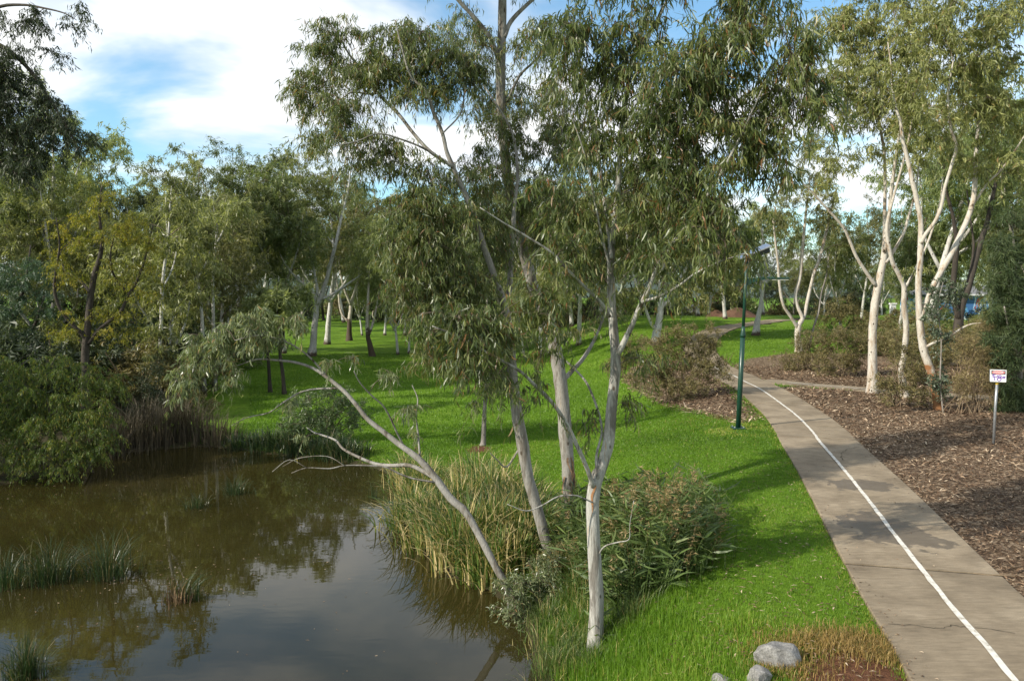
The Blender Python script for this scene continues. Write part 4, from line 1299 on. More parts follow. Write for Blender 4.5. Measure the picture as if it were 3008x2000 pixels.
bR3 = gpos(2757, 1203); Y = bR3[1]
S = [px_stem([(2757, 1203, 25), (2750, 1160, 25), (2743, 1114, 26), (2725, 1065, 25), (2712, 1020, 24), (2703, 962, 22), (2700, 900, 20), (2698, 829, 19), (2703, 762, 18), (2705, 695, 17), (2704, 647, 15), (2693, 589, 15), (2679, 527, 14), (2666, 469, 13), (2653, 415, 12), (2644, 357, 9),
              (2630, 312, 7.5), (2621, 250, 6), (2617, 192, 4.5), (2608, 125, 3)], Y, 0, .2),
     px_stem([(2706, 715, 12), (2720, 687, 12), (2746, 652, 11), (2764, 612, 11), (2775, 554, 10), (2791, 500, 10), (2809, 437, 9), (2804, 411, 9), (2791, 366, 8), (2785, 280, 6), (2800, 180, 4)], Y, 0, -1.0),
     px_stem([(2702, 940, 18), (2722, 885, 18), (2743, 837, 18), (2765, 797, 18), (2796, 744, 18), (2823, 686, 17), (2849, 625, 16), (2862, 567, 15), (2865, 491, 13), (2869, 424, 11), (2880, 330, 9), (2900, 230, 7), (2910, 120, 4)], Y, 0, 1.3),
     px_stem([(2860, 600, 8), (2900, 540, 7), (2940, 500, 6), (2990, 430, 5), (3040, 350, 3)], Y, 1.0, -.5),
     px_stem([(2714, 1022, 9), (2743, 1007, 9), (2783, 994, 8), (2814, 971, 7), (2850, 953, 5), (2890, 948, 3)], Y, 0, -.7)]
E = [(2800, 160, 130, 130, -.5), (2920, 150, 120, 130, .8), (2880, 330, 120, 110, .9, .9), (2970, 330, 90, 110, .3), (2760, 340, 90, 80, -.8, .9), (2830, 30, 180, 90, .2), (2990, 40, 100, 100, .4), (2870, 460, 100, 60, .8, .8), (2700, 60, 120, 90, .2, .9), (2610, 230, 80, 80, -1.0, .8), (2940, 240, 110, 90, 1.2, 1.0), (2850, 250, 90, 90, -.6, .9), (2850, -120, 250, 110, .2, .6), (2990, 480, 60, 80, 0, .6)]
C, R = px_ellipses(E, F / Y, Y, rg(23), .9, 3.0)
build_tree('gum_tree', 'many stemmed gum with orange stripped bark at its bent base, behind the mulch bed', 'tree', bR3, S, C, R, M['bark_orangebase'], M['leaf_right'], M['twig'], rg(8), k=11, **RGT)
# leafy suckers round its foot
C, R = px_ellipses([(2745, 900, 45, 90, -.4, .9), (2790, 850, 50, 60, -.2, .7), (2760, 1110, 45, 60, -.8, 1.0), (2770, 1000, 35, 60, -.5, .6)], F / Y, Y, rg(231), .4, 2.5)
bs = gx(2770, Y - .9)
build_tree('gum_sapling', 'blue green leafy gum sapling crowding the orange trunk', 'sapling', bs,
           [px_stem([(2772, 1225, 6), (2762, 1120, 5), (2765, 1000, 4), (2755, 900, 3), (2770, 830, 2)], Y - .9, 0, .5)], C, R, M['bark_grey'], M['leaf_blue'], M['twig'], rg(81), k=6,
           leaf_len=.14, leaf_w=.05, per=85, tw=7, droop=.3, hang=.4, detail=False, br_r=.012)

bR4 = gpos(2348, 1034); Y = bR4[1]
S = [px_stem([(2348, 1036, 22), (2343, 989, 19), (2346, 955, 18), (2357, 935, 12), (2343, 900, 11), (2337, 864, 11), (2350, 815, 11), (2357, 739, 10), (2363, 672, 9), (2370, 600, 7), (2380, 520, 5)], Y, 0, .2),
     px_stem([(2344, 965, 11), (2323, 931, 10), (2301, 896, 9), (2290, 837, 9), (2285, 770, 8), (2279, 720, 7), (2270, 640, 4)], Y, 0, -1.2),
     px_stem([(2350, 945, 12), (2363, 927, 11), (2372, 882, 11), (2390, 806, 10), (2408, 757, 10), (2426, 686, 9), (2440, 620, 7), (2460, 550, 4)], Y, 0, 1.2)]
E = [(2380, 560, 100, 70, 0, .9), (2290, 620, 80, 70, -1, .8), (2450, 640, 90, 70, 1, .8), (2330, 700, 70, 40, 0, .5), (2500, 710, 50, 50, 1, .6), (2380, 450, 90, 70, 0, .7)]
C, R = px_ellipses(E, F / Y, Y, rg(24), .9, 3.0)
build_tree('gum_tree', 'three stemmed gum at the edge of the mulch below the grassy rise', 'tree', bR4, S, C, R, M['bark_cream'], M['leaf_far'], M['twig'], rg(9), k=9, leaf_len=.32, leaf_w=.055, per=130, tw=7, detail=False, br_r=.03, twig_r=.01)
bq = gx(2376, Y + .6)
C, R = px_ellipses([(2430, 780, 25, 35, 0, .8), (2440, 730, 25, 30, 0, .8)], F / Y, Y, rg(241), .6, 1.0)
build_tree('gum_sapling', 'thin crooked dark gum sapling beside the three stemmed gum', 'sapling', bq, [px_stem([(2374, 1030, 9), (2390, 962, 7), (2404, 918, 7), (2412, 864, 6), (2428, 806, 5), (2436, 740, 3)], Y + .6, 0, .3)], C, R,
           M['bark_grey'], M['leaf_far'], M['twig_dark'], rg(92), k=6, leaf_len=.3, leaf_w=.05, per=60, detail=False)

bR5 = gpos(2220, 986); Y = bR5[1]
S = [px_stem([(2220, 988, 24), (2224, 950, 18), (2230, 920, 15), (2237, 882, 13), (2243, 830, 11), (2250, 760, 9), (2240, 690, 7), (2230, 620, 4)], Y, 0, .2),
     px_stem([(2240, 850, 8), (2270, 790, 7), (2300, 730, 5), (2310, 660, 3)], Y, 0, .9),
     px_stem([(2240, 830, 7), (2205, 770, 6), (2170, 720, 4), (2150, 680, 3)], Y, 0, -.9)]
E = [(2240, 640, 100, 70, 0, .9), (2160, 690, 70, 60, -1, .8), (2310, 660, 60, 60, 1, .7), (2120, 780, 60, 50, -1, .7), (2210, 800, 50, 40, -.5, .5)]
C, R = px_ellipses(E, F / Y, Y, rg(25), .95, 3.0)
build_tree('gum_tree', 'grey based gum alone on the grassy rise below the far path', 'tree', bR5, S, C, R, M['bark_far'], M['leaf_far'], M['twig'], rg(10), k=9, leaf_len=.34, leaf_w=.06, per=130, detail=False, br_r=.03, twig_r=.01)

bR6 = gx(2812, 47.0); Y = 47.0
S = [px_stem([(2810, 1060, 34), (2814, 971, 30), (2823, 900, 26), (2845, 842, 20), (2863, 775, 18), (2886, 695, 16), (2903, 640, 14), (2920, 560, 11), (2940, 460, 8), (2950, 350, 5)], Y, 0, .3),
     px_stem([(2818, 940, 20), (2800, 864, 18), (2805, 784, 17), (2810, 717, 15), (2800, 640, 12), (2780, 560, 9), (2770, 470, 6)], Y, 0, -1.2),
     px_stem([(2824, 890, 10), (2850, 800, 9), (2860, 720, 8), (2850, 640, 6), (2840, 560, 4)], Y, 0, 1.2)]
E = [(2940, 420, 120, 110, 0), (2800, 470, 110, 90, -1), (2870, 600, 80, 60, .8, .5), (2990, 560, 70, 70, .4, .7), (2870, 330, 120, 90, 0, .8)]
C, R = px_ellipses(E, F / Y, Y, rg(26), .95, 3.0)
build_tree('gum_tree', 'dark trunked many stemmed gum in front of the blue mural wall', 'tree', bR6, S, C, R, M['bark_dark'], M['leaf_far'], M['twig_dark'], rg(101), k=10, leaf_len=.32, leaf_w=.055, per=130, detail=False, br_r=.03, twig_r=.01)

# white gum behind the shrub left of the path
bR7 = gpos(1928, 1012); Y = bR7[1]
S = [px_stem([(1926, 1014, 30), (1928, 985, 26), (1934, 954, 23), (1942, 900, 19), (1941, 829, 16), (1950, 760, 13), (1945, 680, 10), (1960, 600, 7), (1950, 520, 4)], Y, 0, .3),
     px_stem([(1943, 905, 11), (1965, 880, 11), (1990, 830, 10), (2030, 760, 8), (2060, 680, 5)], Y, 0, 1.2),
     px_stem([(1930, 975, 11), (1910, 945, 10), (1895, 905, 9), (1870, 840, 8), (1850, 760, 6), (1840, 680, 4)], Y, 0, -1.0)]
E = [(1950, 520, 150, 100, 0), (1840, 620, 130, 100, -1), (2070, 620, 130, 100, 1), (1740, 740, 130, 90, -1.5, 1.0), (1950, 710, 150, 80, 0, 1.0), (2110, 740, 100, 80, 1.5, 1.0), (1820, 850, 110, 60, -1, .9), (2020, 840, 110, 60, .5, .9), (1640, 810, 120, 90, -2, 1.0), (2120, 840, 70, 50, 1, .8), (1720, 600, 90, 90, -1, .8)]
C, R = px_ellipses(E, F / Y, Y, rg(27), 1.0, 3.4)
build_tree('gum_tree', 'white trunked gum standing behind the olive shrub beside the path', 'tree', bR7, S, C, R, M['bark_far'], M['leaf_right'], M['twig'], rg(102), k=10, leaf_len=.34, leaf_w=.06, per=140, detail=False, br_r=.035, twig_r=.01)

# ------------------------------------------------------------------ gums on the far lawn
MID = dict(twig_draw=False, leaf_len=.36, leaf_w=.06, per=150, tw=7, droop=.4, hang=.65, detail=False, br_r=.04, twig_r=.012)
bM1 = gpos(918, 1047); Y = bM1[1]
S = [px_stem([(916, 1048, 28), (920, 1010, 20), (924, 960, 19), (928, 930, 18), (930, 900, 17), (940, 880, 16), (950, 850, 14), (960, 820, 13), (975, 760, 12), (990, 700, 10), (1000, 650, 9), (1020, 570, 7), (1030, 500, 4)], Y, 0, .4),
     px_stem([(932, 895, 14), (925, 870, 12), (910, 850, 11), (892, 835, 10), (870, 815, 7), (840, 780, 5), (820, 740, 3)], Y, 0, -1.4),
     px_stem([(930, 890, 11), (932, 850, 10), (925, 810, 8), (915, 760, 7), (905, 700, 5), (900, 620, 3)], Y, 0, 1.4),
     px_stem([(945, 880, 9), (985, 860, 8), (1020, 835, 7), (1050, 815, 5), (1080, 790, 3)], Y, 0, .6),
     px_stem([(960, 790, 6), (985, 730, 5), (965, 700, 4), (950, 660, 3)], Y, 0, -1.0)]
E = [(880, 520, 130, 90, 0), (800, 600, 100, 90, -1), (970, 560, 100, 80, 1), (850, 700, 110, 70, -1, .8), (1050, 700, 80, 70, 1, .7), (760, 720, 80, 60, -1, .9), (1060, 800, 50, 40, .5, .5), (790, 800, 60, 40, -1, .6), (900, 440, 90, 50, 0, .8)]
C, R = px_ellipses(E, F / Y, Y, rg(31), 1.15, 3.2)
build_tree('gum_tree', 'bright white gum spreading low limbs over the far lawn', 'tree', bM1, S, C, R, M['bark_far'], M['leaf_far'], M['twig'], rg(201), k=9, **MID)

bM2 = gpos(1028, 1001); Y = bM2[1]
S = [px_stem([(1026, 1003, 19), (1026, 970, 15), (1027, 940, 14), (1030, 915, 12), (1032, 890, 11), (1040, 865, 9), (1050, 830, 8), (1055, 800, 7), (1060, 740, 5), (1070, 650, 3)], Y, 0, .3),
     px_stem([(1030, 895, 9), (1022, 875, 8), (1012, 850, 7), (1000, 800, 6), (990, 720, 4)], Y, 0, -1),
     px_stem([(1024, 945, 8), (1008, 930, 7), (998, 900, 6), (994, 860, 5), (985, 800, 3)], Y, 0, 1)]
E = [(1060, 620, 110, 90, 0), (1000, 690, 80, 70, 0, .8), (1100, 720, 80, 60, 0, .8), (1030, 540, 80, 60, 0, .8)]
C, R = px_ellipses(E, F / Y, Y, rg(32), 1.3, 3.2)
build_tree('gum_tree', 'golden forked gum with a rough black base on the far lawn', 'tree', bM2, S, C, R, M['bark_darkbase'], M['leaf_far'], M['twig'], rg(202), k=9, **MID)

bM3 = gpos(1090, 1047); Y = bM3[1]
S = [px_stem([(1094, 1048, 18), (1086, 1010, 16), (1080, 985, 13), (1078, 950, 10), (1080, 910, 9), (1082, 860, 7), (1085, 790, 5), (1090, 700, 3)], Y, 0, .3),
     px_stem([(1083, 985, 9), (1092, 960, 8), (1100, 930, 7), (1110, 880, 5), (1120, 800, 3)], Y, 0, 1)]
C, R = px_ellipses([(1090, 700, 90, 80, 0), (1140, 770, 60, 60, .5, .8), (1050, 780, 50, 50, 0, .7)], F / Y, Y, rg(33), 1.1, 3.2)
build_tree('gum_tree', 'crooked grey gum leaning with a dark twisted foot on the far lawn', 'tree', bM3, S, C, R, M['bark_darkbase'], M['leaf_far'], M['twig'], rg(203), k=8, **MID)


def bush_build(name, label, cat, base, stems, C, R, twigm, leafm, r, group, kw):
    root = empty(name, base)
    tag(root, label, cat, group)
    st = []
    mb = MB()
    for P, Rr in stems:
        P, Rr = catmull(P - base, Rr, 3)
        st.append((P, Rr)); mb.tube(P, Rr, 5, .05, rng=r)
    o = mb.obj('stems', twigm, root)
    mbB, mbL = crown_parts(st, C - base, R, r, **kw)
    mbB.obj('twigs', twigm, root)['kind'] = 'stuff'
    mbL.obj('foliage', leafm, root, smooth=False)
    return root


# ------------------------------------------------------------------ generic gums for the wood behind
def gum_local(seed, h, nst, spread, fork=.35, r0=.22, nclump=85, cr=1.4, lean=.05):
    r = rg(seed)
    fz = h * fork * r.uniform(.85, 1.15)
    lx, ly = r.normal(size=2) * lean * h
    T = [(0, 0, 0), (lx * .2, ly * .2, fz * .5), (lx * .5, ly * .5, fz)]
    a0 = r.uniform(0, 2 * math.pi)
    top = np.array([lx + r.normal() * .04 * h, ly + r.normal() * .04 * h, h * .92])
    p2 = np.array(T[2]); P0 = [np.array(t_) for t_ in T] + [p2 + (top - p2) * .35 + r.normal(size=3) * .025 * h, p2 + (top - p2) * .7 + r.normal(size=3) * .02 * h, top]
    stems = [(np.array(P0), np.array([r0, r0 * .85, r0 * .72, r0 * .5, r0 * .3, r0 * .1]))]
    for k in range(nst - 1):
        a = a0 + 2 * math.pi * k / max(1, nst - 1) + r.normal() * .35
        st = P0[1] + (P0[2] - P0[1]) * r.uniform(.35, 1.0)
        e = np.array([math.cos(a), math.sin(a), 0]) * spread * h * r.uniform(.6, 1.1) + np.array([lx, ly, h * r.uniform(.62, .9)])
        m1 = st + (e - st) * .33 + np.array([math.cos(a), math.sin(a), -.3]) * spread * h * .12
        m2 = st + (e - st) * .68 + r.normal(size=3) * .02 * h
        stems.append((np.array([st, m1, m2, e]), np.array([r0 * .55, r0 * .42, r0 * .26, r0 * .09])))
    C = []
    for k in range(nclump):
        P, _ = stems[r.integers(0, len(stems))]
        Pc, _ = catmull(P, np.ones(len(P)), 4)
        q_ = Pc[int(len(Pc) * r.uniform(.5, .999))]
        C.append(q_ + norm(r.normal(size=3)) * r.random() ** .5 * np.array([.17, .17, .11]) * h)
    C = np.array(C)
    return stems, C, cr * r.uniform(.75, 1.25, len(C))


FAR = dict(twig_draw=False, leaf_len=.40, leaf_w=.062, per=240, tw=8, droop=.35, hang=.6, detail=False, br_r=.04, twig_r=.012)
protos = {}


def proto(key, seed, bark, leafm, **kw):
    stems, C, R = gum_local(seed, **kw)
    protos[key] = dict(stems=stems, C=C, R=R, bark=bark, leafm=leafm, root=None, h=kw['h'])


proto('a', 301, M['bark_far'], M['leaf_far'], h=17, nst=4, spread=.26)
proto('b', 302, M['bark_far'], M['leaf_far'], h=19, nst=5, spread=.22, fork=.42)
proto('c', 303, M['bark_far'], M['leaf_far'], h=15, nst=4, spread=.30, fork=.3)
proto('d', 304, M['bark_grey'], M['leaf_far'], h=17, nst=5, spread=.28, fork=.3, nclump=100)
proto('e', 305, M['bark_far'], M['leaf_far'], h=14, nst=3, spread=.2, fork=.25, nclump=60, r0=.16)
proto('f', 306, M['bark_dark'], M['leaf_dark'], h=16, nst=5, spread=.3, fork=.25, nclump=105)


proto('g', 309, M['bark_dark'], M['leaf_far'], h=7, nst=3, spread=.24, fork=.4, nclump=26, r0=.12, cr=.8)


def wood(key, px, Y, h, label, group=None, rot=None, wide=1.0):
    p = protos[key]
    base = gx(px, Y)
    s = h / p['h']
    rot = RNG.uniform(0, 6.28) if rot is None else rot
    if p['root'] is None:
        p['root'] = build_tree('gum_tree', label, 'tree', (0, 0, 0), p['stems'], p['C'], p['R'], p['bark'], p['leafm'], M['twig'], rg(hash(key) % 97 + 5 if False else ord(key)), group, k=8, **FAR)
        o = p['root']
        o.location = base; o.rotation_euler = (0, 0, rot); o.scale = (s * wide, s * wide, s)
        if group: o['group'] = group
        return o
    o = copy_tree(p['root'], base, rot, (s * wide, s * wide, s), label)
    if group: o['group'] = group
    elif 'group' in o: del o['group']
    return o


LK = dict(a='broad white stemmed', b='tall high forking white', c='low forking white', d='dense grey trunked', e='slim pale', f='dark trunked bushy')
GW = '%s gums of the wood behind the far lawn'
LW = '%s gum in the wood closing off the far lawn'
GL = '%s gums crowding behind the willows'
LL = '%s gum crowding the bank behind the yellow willow'
GT = '%s gums standing about the far lawn'
LT = '%s gum standing on the far lawn among shadow stripes'
GH = '%s gums beyond the grassy rise'
LH = '%s gum beyond the top of the grassy rise'
for key, px, Y_, h in [('b', 215, 47, 18.3), ('d', 40, 52, 16), ('a', 430, 60, 17.2), ('d', 585, 62, 17.8), ('b', 700, 66, 18.6), ('c', 380, 48, 12), ('e', 480, 42, 12.0), ('e', 625, 47, 12.5), ('c', 120, 44, 12.5), ('f', 300, 58, 14), ('d', -150, 44, 16), ('a', -40, 62, 18), ('c', 540, 55, 13), ('f', 640, 72, 14)]:
    wood(key, px, Y_, h, LL % LK[key], GL % LK[key])
for key, px, Y_, h in [('a', 830, 72, 18), ('c', 960, 84, 19), ('b', 760, 92, 21), ('d', 890, 108, 20), ('d', 1080, 110, 19), ('b', 1190, 100, 19), ('a', 1300, 92, 18), ('c', 1400, 104, 18), ('d', 1500, 95, 17), ('b', 1590, 84, 16.5), ('a', 1010, 140, 22), ('c', 1150, 135, 20),
                       ('f', 800, 130, 18), ('f', 950, 150, 18), ('f', 1100, 155, 17), ('f', 1250, 150, 17), ('f', 1400, 140, 16), ('f', 1550, 120, 15), ('d', 700, 120, 19), ('c', 1680, 92, 15), ('a', 1760, 84, 15.5), ('d', 1640, 110, 16), ('a', 1700, 70, 15), ('b', 1590, 66, 16.5), ('d', 1480, 76, 17), ('a', 1380, 80, 17.5), ('c', 1820, 88, 15), ('d', 1940, 84, 15.5), ('b', 2050, 88, 15), ('a', 2130, 80, 13.5), ('c', 2240, 92, 13), ('f', 1750, 104, 14), ('f', 1900, 108, 14), ('f', 2060, 110, 13)]:
    wood(key, px, Y_, h, LW % LK[key], GW % LK[key], wide=1.1)
for key, px, py, h in [('e', 1168, 1042, 11), ('e', 1200, 1040, 10), ('c', 1260, 1074, 11.5), ('e', 1063, 986, 11), ('c', 1130, 985, 12), ('e', 1310, 1000, 11), ('e', 1540, 1050, 9), ('e', 1375, 1020, 10)]:
    g_ = gpos(px, py)
    wood(key, px, g_[1], h, LT % LK[key], GT % LK[key])
for key, px, Y_, h in [('c', 2420, 104, 10.5), ('d', 2330, 108, 11), ('f', 2500, 112, 9), ('c', 2590, 106, 10), ('f', 2270, 112, 9.5), ('d', 2680, 118, 11), ('f', 2150, 104, 9), ('a', 2080, 96, 13), ('b', 2000, 92, 13), ('f', 2760, 110, 9.5), ('d', 1880, 96, 12.5), ('c', 2960, 90, 12), ('d', 3080, 75, 14),
                       ('f', 2400, 126, 10), ('f', 2560, 128, 9.5)]:
    wood(key, px, Y_, h, LH % LK[key], GH % LK[key])
wood('d', 3060, 52, 15, 'broad gum behind the she-oak at the end of the side path')
wood('a', 2720, 58, 20, 'tall gum whose crown fills in behind the cream trunked gums')
wood('b', 2960, 60, 21, 'tall gum rising behind the dark trunked gum near the mural')
# slender white stems at the edge of the left wood
for n_, (pts, px, Y_, els, lab) in enumerate([
    ([(465, 1190, 14), (470, 1040, 12), (473, 960, 11), (476, 850, 10), (482, 790, 9), (490, 740, 8), (496, 680, 7), (500, 600, 5), (505, 540, 3)], 465, 37.0, [(500, 600, 60, 70, 0), (470, 680, 50, 50, 0, .8), (540, 680, 50, 50, 0, .8), (505, 540, 45, 50, 0, .8), (480, 830, 60, 80, -.3, .6), (450, 960, 60, 70, -.3, .6), (500, 1040, 60, 60, -.3, .6)], 'slender white gum stem catching light at the edge of the left wood'),
    ([(596, 1150, 13), (594, 950, 11), (588, 880, 10), (580, 820, 9), (575, 780, 8), (568, 720, 6), (575, 640, 4)], 596, 43.0, [(570, 650, 60, 60, 0), (615, 690, 55, 55, 0, .9)], 'bent white gum stem between the left wood and the lawn'),
    ([(628, 1140, 12), (625, 860, 10), (628, 780, 9), (634, 720, 7), (640, 640, 4)], 628, 45.0, [(640, 630, 60, 60, 0), (680, 610, 55, 55, 0, .9)], 'straight white gum stem beside the bent one')]):
    b_ = gx(px, Y_)
    C, R = px_ellipses(els, F / Y_, Y_, rg(330 + n_), .9, 2.6)
    p_ = px_stem(pts, Y_, 0, .3)
    p_[0][0] = b_
    lim = px_stem([(pts[3][0], pts[3][1], 6), (pts[3][0] + 30, pts[3][1] - 60, 5), (pts[3][0] + 42, pts[3][1] - 110, 3)], Y_, 0, .8)
    build_tree('gum_tree', lab, 'tree', b_, [p_, lim], C, R, M['bark_far'], M['leaf_far'], M['twig'], rg(340 + n_), k=7, **MID)

# understorey: leafy bushes that close the wood down to the ground
def under_local(seed, h, w, n):
    r = rg(seed)
    stems = []
    for k in range(6):
        a = r.uniform(0, 6.28); e = np.array([math.cos(a) * w * .3, math.sin(a) * w * .3, h * r.uniform(.6, .9)])
        stems.append((np.array([[0, 0, -.1], e * np.array([.3, .3, .4]), e]), np.array([.06, .045, .015]) ))
    u = norm(r.normal(size=(n, 3))) * r.random((n, 1)) ** .4
    C = u * np.array([w * .5, w * .5, h * .48]) + np.array([0, 0, h * .5])
    return stems, C, r.uniform(.6, 1.0, n)


uprotos = []
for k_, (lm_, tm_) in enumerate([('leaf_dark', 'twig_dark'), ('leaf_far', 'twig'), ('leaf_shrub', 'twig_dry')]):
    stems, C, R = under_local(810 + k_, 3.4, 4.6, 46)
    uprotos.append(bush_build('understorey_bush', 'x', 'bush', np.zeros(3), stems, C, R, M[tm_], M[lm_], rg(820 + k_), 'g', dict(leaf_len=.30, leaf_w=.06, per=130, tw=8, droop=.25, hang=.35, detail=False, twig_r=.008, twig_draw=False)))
uused = [False] * 3


def under(k, px, Y, s, label, group, sz=1.0):
    base = gx(px, Y)
    if not uused[k]:
        o = uprotos[k]; uused[k] = True
        o.location = base; o.scale = (s, s, s * sz); o['label'] = label; o['group'] = group
    else:
        o = copy_tree(uprotos[k], base, RNG.uniform(0, 6.28), (s, s, s * sz), label, group)
    return o


GU = 'bushes filling the shade under the left bank gums'
LU = 'dark leafy bush filling the shade under the gums of the left bank'
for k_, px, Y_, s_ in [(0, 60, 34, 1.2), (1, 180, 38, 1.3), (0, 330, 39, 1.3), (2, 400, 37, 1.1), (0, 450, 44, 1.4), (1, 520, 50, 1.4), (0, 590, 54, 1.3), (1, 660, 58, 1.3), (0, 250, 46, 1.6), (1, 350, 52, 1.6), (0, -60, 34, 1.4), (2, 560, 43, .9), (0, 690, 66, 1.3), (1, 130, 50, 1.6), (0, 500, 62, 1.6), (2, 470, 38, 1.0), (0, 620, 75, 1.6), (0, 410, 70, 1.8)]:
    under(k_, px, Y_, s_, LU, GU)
GX = 'brush screening the far end of the side path'
LX = 'olive brush screening the foot of the rise behind the side path'
for k_, px, Y_, s_ in [(2, 2600, 52, .8), (1, 2690, 55, .9), (2, 2770, 50, .9), (1, 2860, 56, 1.0), (2, 2950, 48, 1.0), (1, 3040, 52, 1.2), (0, 2910, 62, 1.0), (2, 2560, 64, .8), (2, 2650, 66, .8), (1, 2740, 70, 1.0)]:
    under(k_, px, Y_, s_, LX, GX, .8)
GY = 'slim gums on the rise behind the path corner'
LY = 'slim gum on the grassy rise behind the path corner gums'
for px, Y_, h_ in [(2470, 70, 12), (2530, 78, 13), (2640, 62, 12), (2750, 66, 13), (2900, 70, 14), (2960, 56, 12), (2820, 60, 13)]:
    wood('e', px, Y_, h_, LY, GY)
GV = 'dark thicket along the far end of the lawn'
LV = 'dark bush in the thicket at the far end of the lawn'
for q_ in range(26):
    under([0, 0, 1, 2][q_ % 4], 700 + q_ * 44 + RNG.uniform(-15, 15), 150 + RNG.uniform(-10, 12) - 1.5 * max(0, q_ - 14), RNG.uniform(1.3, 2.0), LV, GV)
GZ = 'dark thicket beyond the top of the rise'
LZ = 'dark bush in the thicket beyond the top of the grassy rise'
for q_ in range(22):
    under([0, 1, 0, 2][q_ % 4], 1560 + q_ * 48 + RNG.uniform(-12, 12), 112 + RNG.uniform(-8, 6), RNG.uniform(1.0, 1.5), LZ, GZ)
# tall gums on the left bank whose shade falls over the willows
wood('b', -900, 23, 10.5, 'small gum on the near left bank shading the willows')
wood('d', -1300, 27, 11, 'broad gum behind the left bank evergreen')
# pair by the pond end
for px, py in [(790, 1152), (832, 1158)]:
    g_ = gpos(px, py)
    wood('g', px, g_[1], 6.5 if px < 800 else 7.0, 'short dark stemmed gum of the pair at the head of the pond', 'pair of short gums at the head of the pond')

# ------------------------------------------------------------------ willows, dark overhanging tree, she-oak
bw = gx(250, 33.0); Y = 33.0
S = [px_stem([(252, 1215, 26), (250, 1050, 24), (258, 960, 22), (265, 880, 20), (280, 800, 17), (295, 750, 14), (300, 700, 11), (292, 630, 8), (300, 540, 5)], Y, 0, .2),
     px_stem([(255, 1000, 13), (235, 975, 12), (205, 945, 11), (175, 905, 10), (160, 850, 9), (165, 790, 7), (175, 720, 5), (165, 640, 3)], Y, 0, -.9),
     px_stem([(260, 1010, 14), (285, 975, 13), (320, 945, 12), (355, 915, 11), (375, 870, 10), (395, 840, 9), (420, 780, 7), (435, 720, 5), (450, 660, 3)], Y, 0, .9),
     px_stem([(265, 860, 10), (240, 830, 9), (215, 810, 8), (195, 800, 6), (180, 770, 4)], Y, 0, 1.0),
     px_stem([(375, 860, 8), (345, 825, 7), (328, 790, 6), (325, 740, 4), (340, 680, 3)], Y, .6, -.6)]
E = [(300, 640, 120, 90, 0), (200, 700, 90, 90, -.5, .8), (400, 720, 80, 100, .5), (180, 800, 70, 70, -.6, .7), (330, 820, 110, 70, 0, .6), (420, 850, 50, 80, .5, .6), (290, 930, 110, 60, .2, .7), (370, 960, 70, 70, .5, .6), (290, 550, 70, 60, 0, .5), (180, 960, 70, 60, -.4, .6)]
C, R = px_ellipses(E, F / Y, Y, rg(41), .6, 2.6)
build_tree('willow_tree', 'autumn yellow willow with dark crooked limbs at the left bank', 'tree', bw, S, C, R, M['bark_dark'], M['leaf_willow_y'], M['twig_dark'], rg(42), k=10,
           leaf_len=.15, leaf_w=.028, per=120, tw=8, droop=.5, weep=.35, hang=.7, detail=False, br_r=.022, twig_r=.005)


def bush(name, label, base, els, Y, seed, leafm, twigm, nst=7, crad=.4, dens=1.0, group=None, cat='shrub', spread=1.0, stem_r=.018, **kw):
    r = rg(seed)
    C, R = px_ellipses(els, F / Y, Y, r, crad, dens * 3.6)
    base = np.asarray(base, float)
    stems = []
    for k in range(nst):
        tgt = C[r.integers(0, len(C))]
        p0 = base + np.array([r.normal() * .18 * spread, r.normal() * .12 * spread, -.06])
        mid = p0 + (tgt - p0) * .5 + np.array([0, 0, .12 * np.linalg.norm(tgt - p0)]) + r.normal(size=3) * .08
        stems.append((np.array([p0, p0 * .7 + mid * .3 + np.array([0, 0, .05]), mid, tgt]), np.array([1.2, 1.0, .7, .25]) * stem_r))
    return bush_build(name, label, cat, base, stems, C, R, twigm, leafm, r, group, kw)


SH = dict(leaf_len=.13, leaf_w=.028, per=140, tw=10, droop=.15, hang=.25, detail=False, br_r=.012, twig_r=.004)
# weeping willow bush trailing into the pond
bwl = gx(150, 25.6)
bush('willow_bush', 'green weeping willow bush trailing into the water at the left bank', gx(140, 26.0), [(60, 1180, 130, 90, 0), (180, 1150, 130, 90, 0), (270, 1220, 80, 100, -.3), (90, 1290, 130, 80, -.7), (230, 1310, 90, 70, -.6, .9), (20, 1100, 100, 70, .5), (300, 1120, 80, 70, .3, .9), (-80, 1250, 100, 120, 0), (150, 1080, 120, 50, .6, .9), (300, 1290, 60, 70, -.4, 1.0), (40, 1350, 110, 50, -.8, 1.0), (180, 1370, 80, 30, -.8, .9), (80, 1235, 150, 55, -.4, 1.0), (230, 1245, 90, 50, -.4, 1.0)],
     25.4, 51, M['leaf_willow_g'], M['twig_dark'], nst=12, crad=.5, dens=1.0, stem_r=.04, spread=4, leaf_len=.13, leaf_w=.02, per=170, tw=9, droop=.5, weep=.6, hang=.85, detail=False, br_r=.015, twig_r=.004)
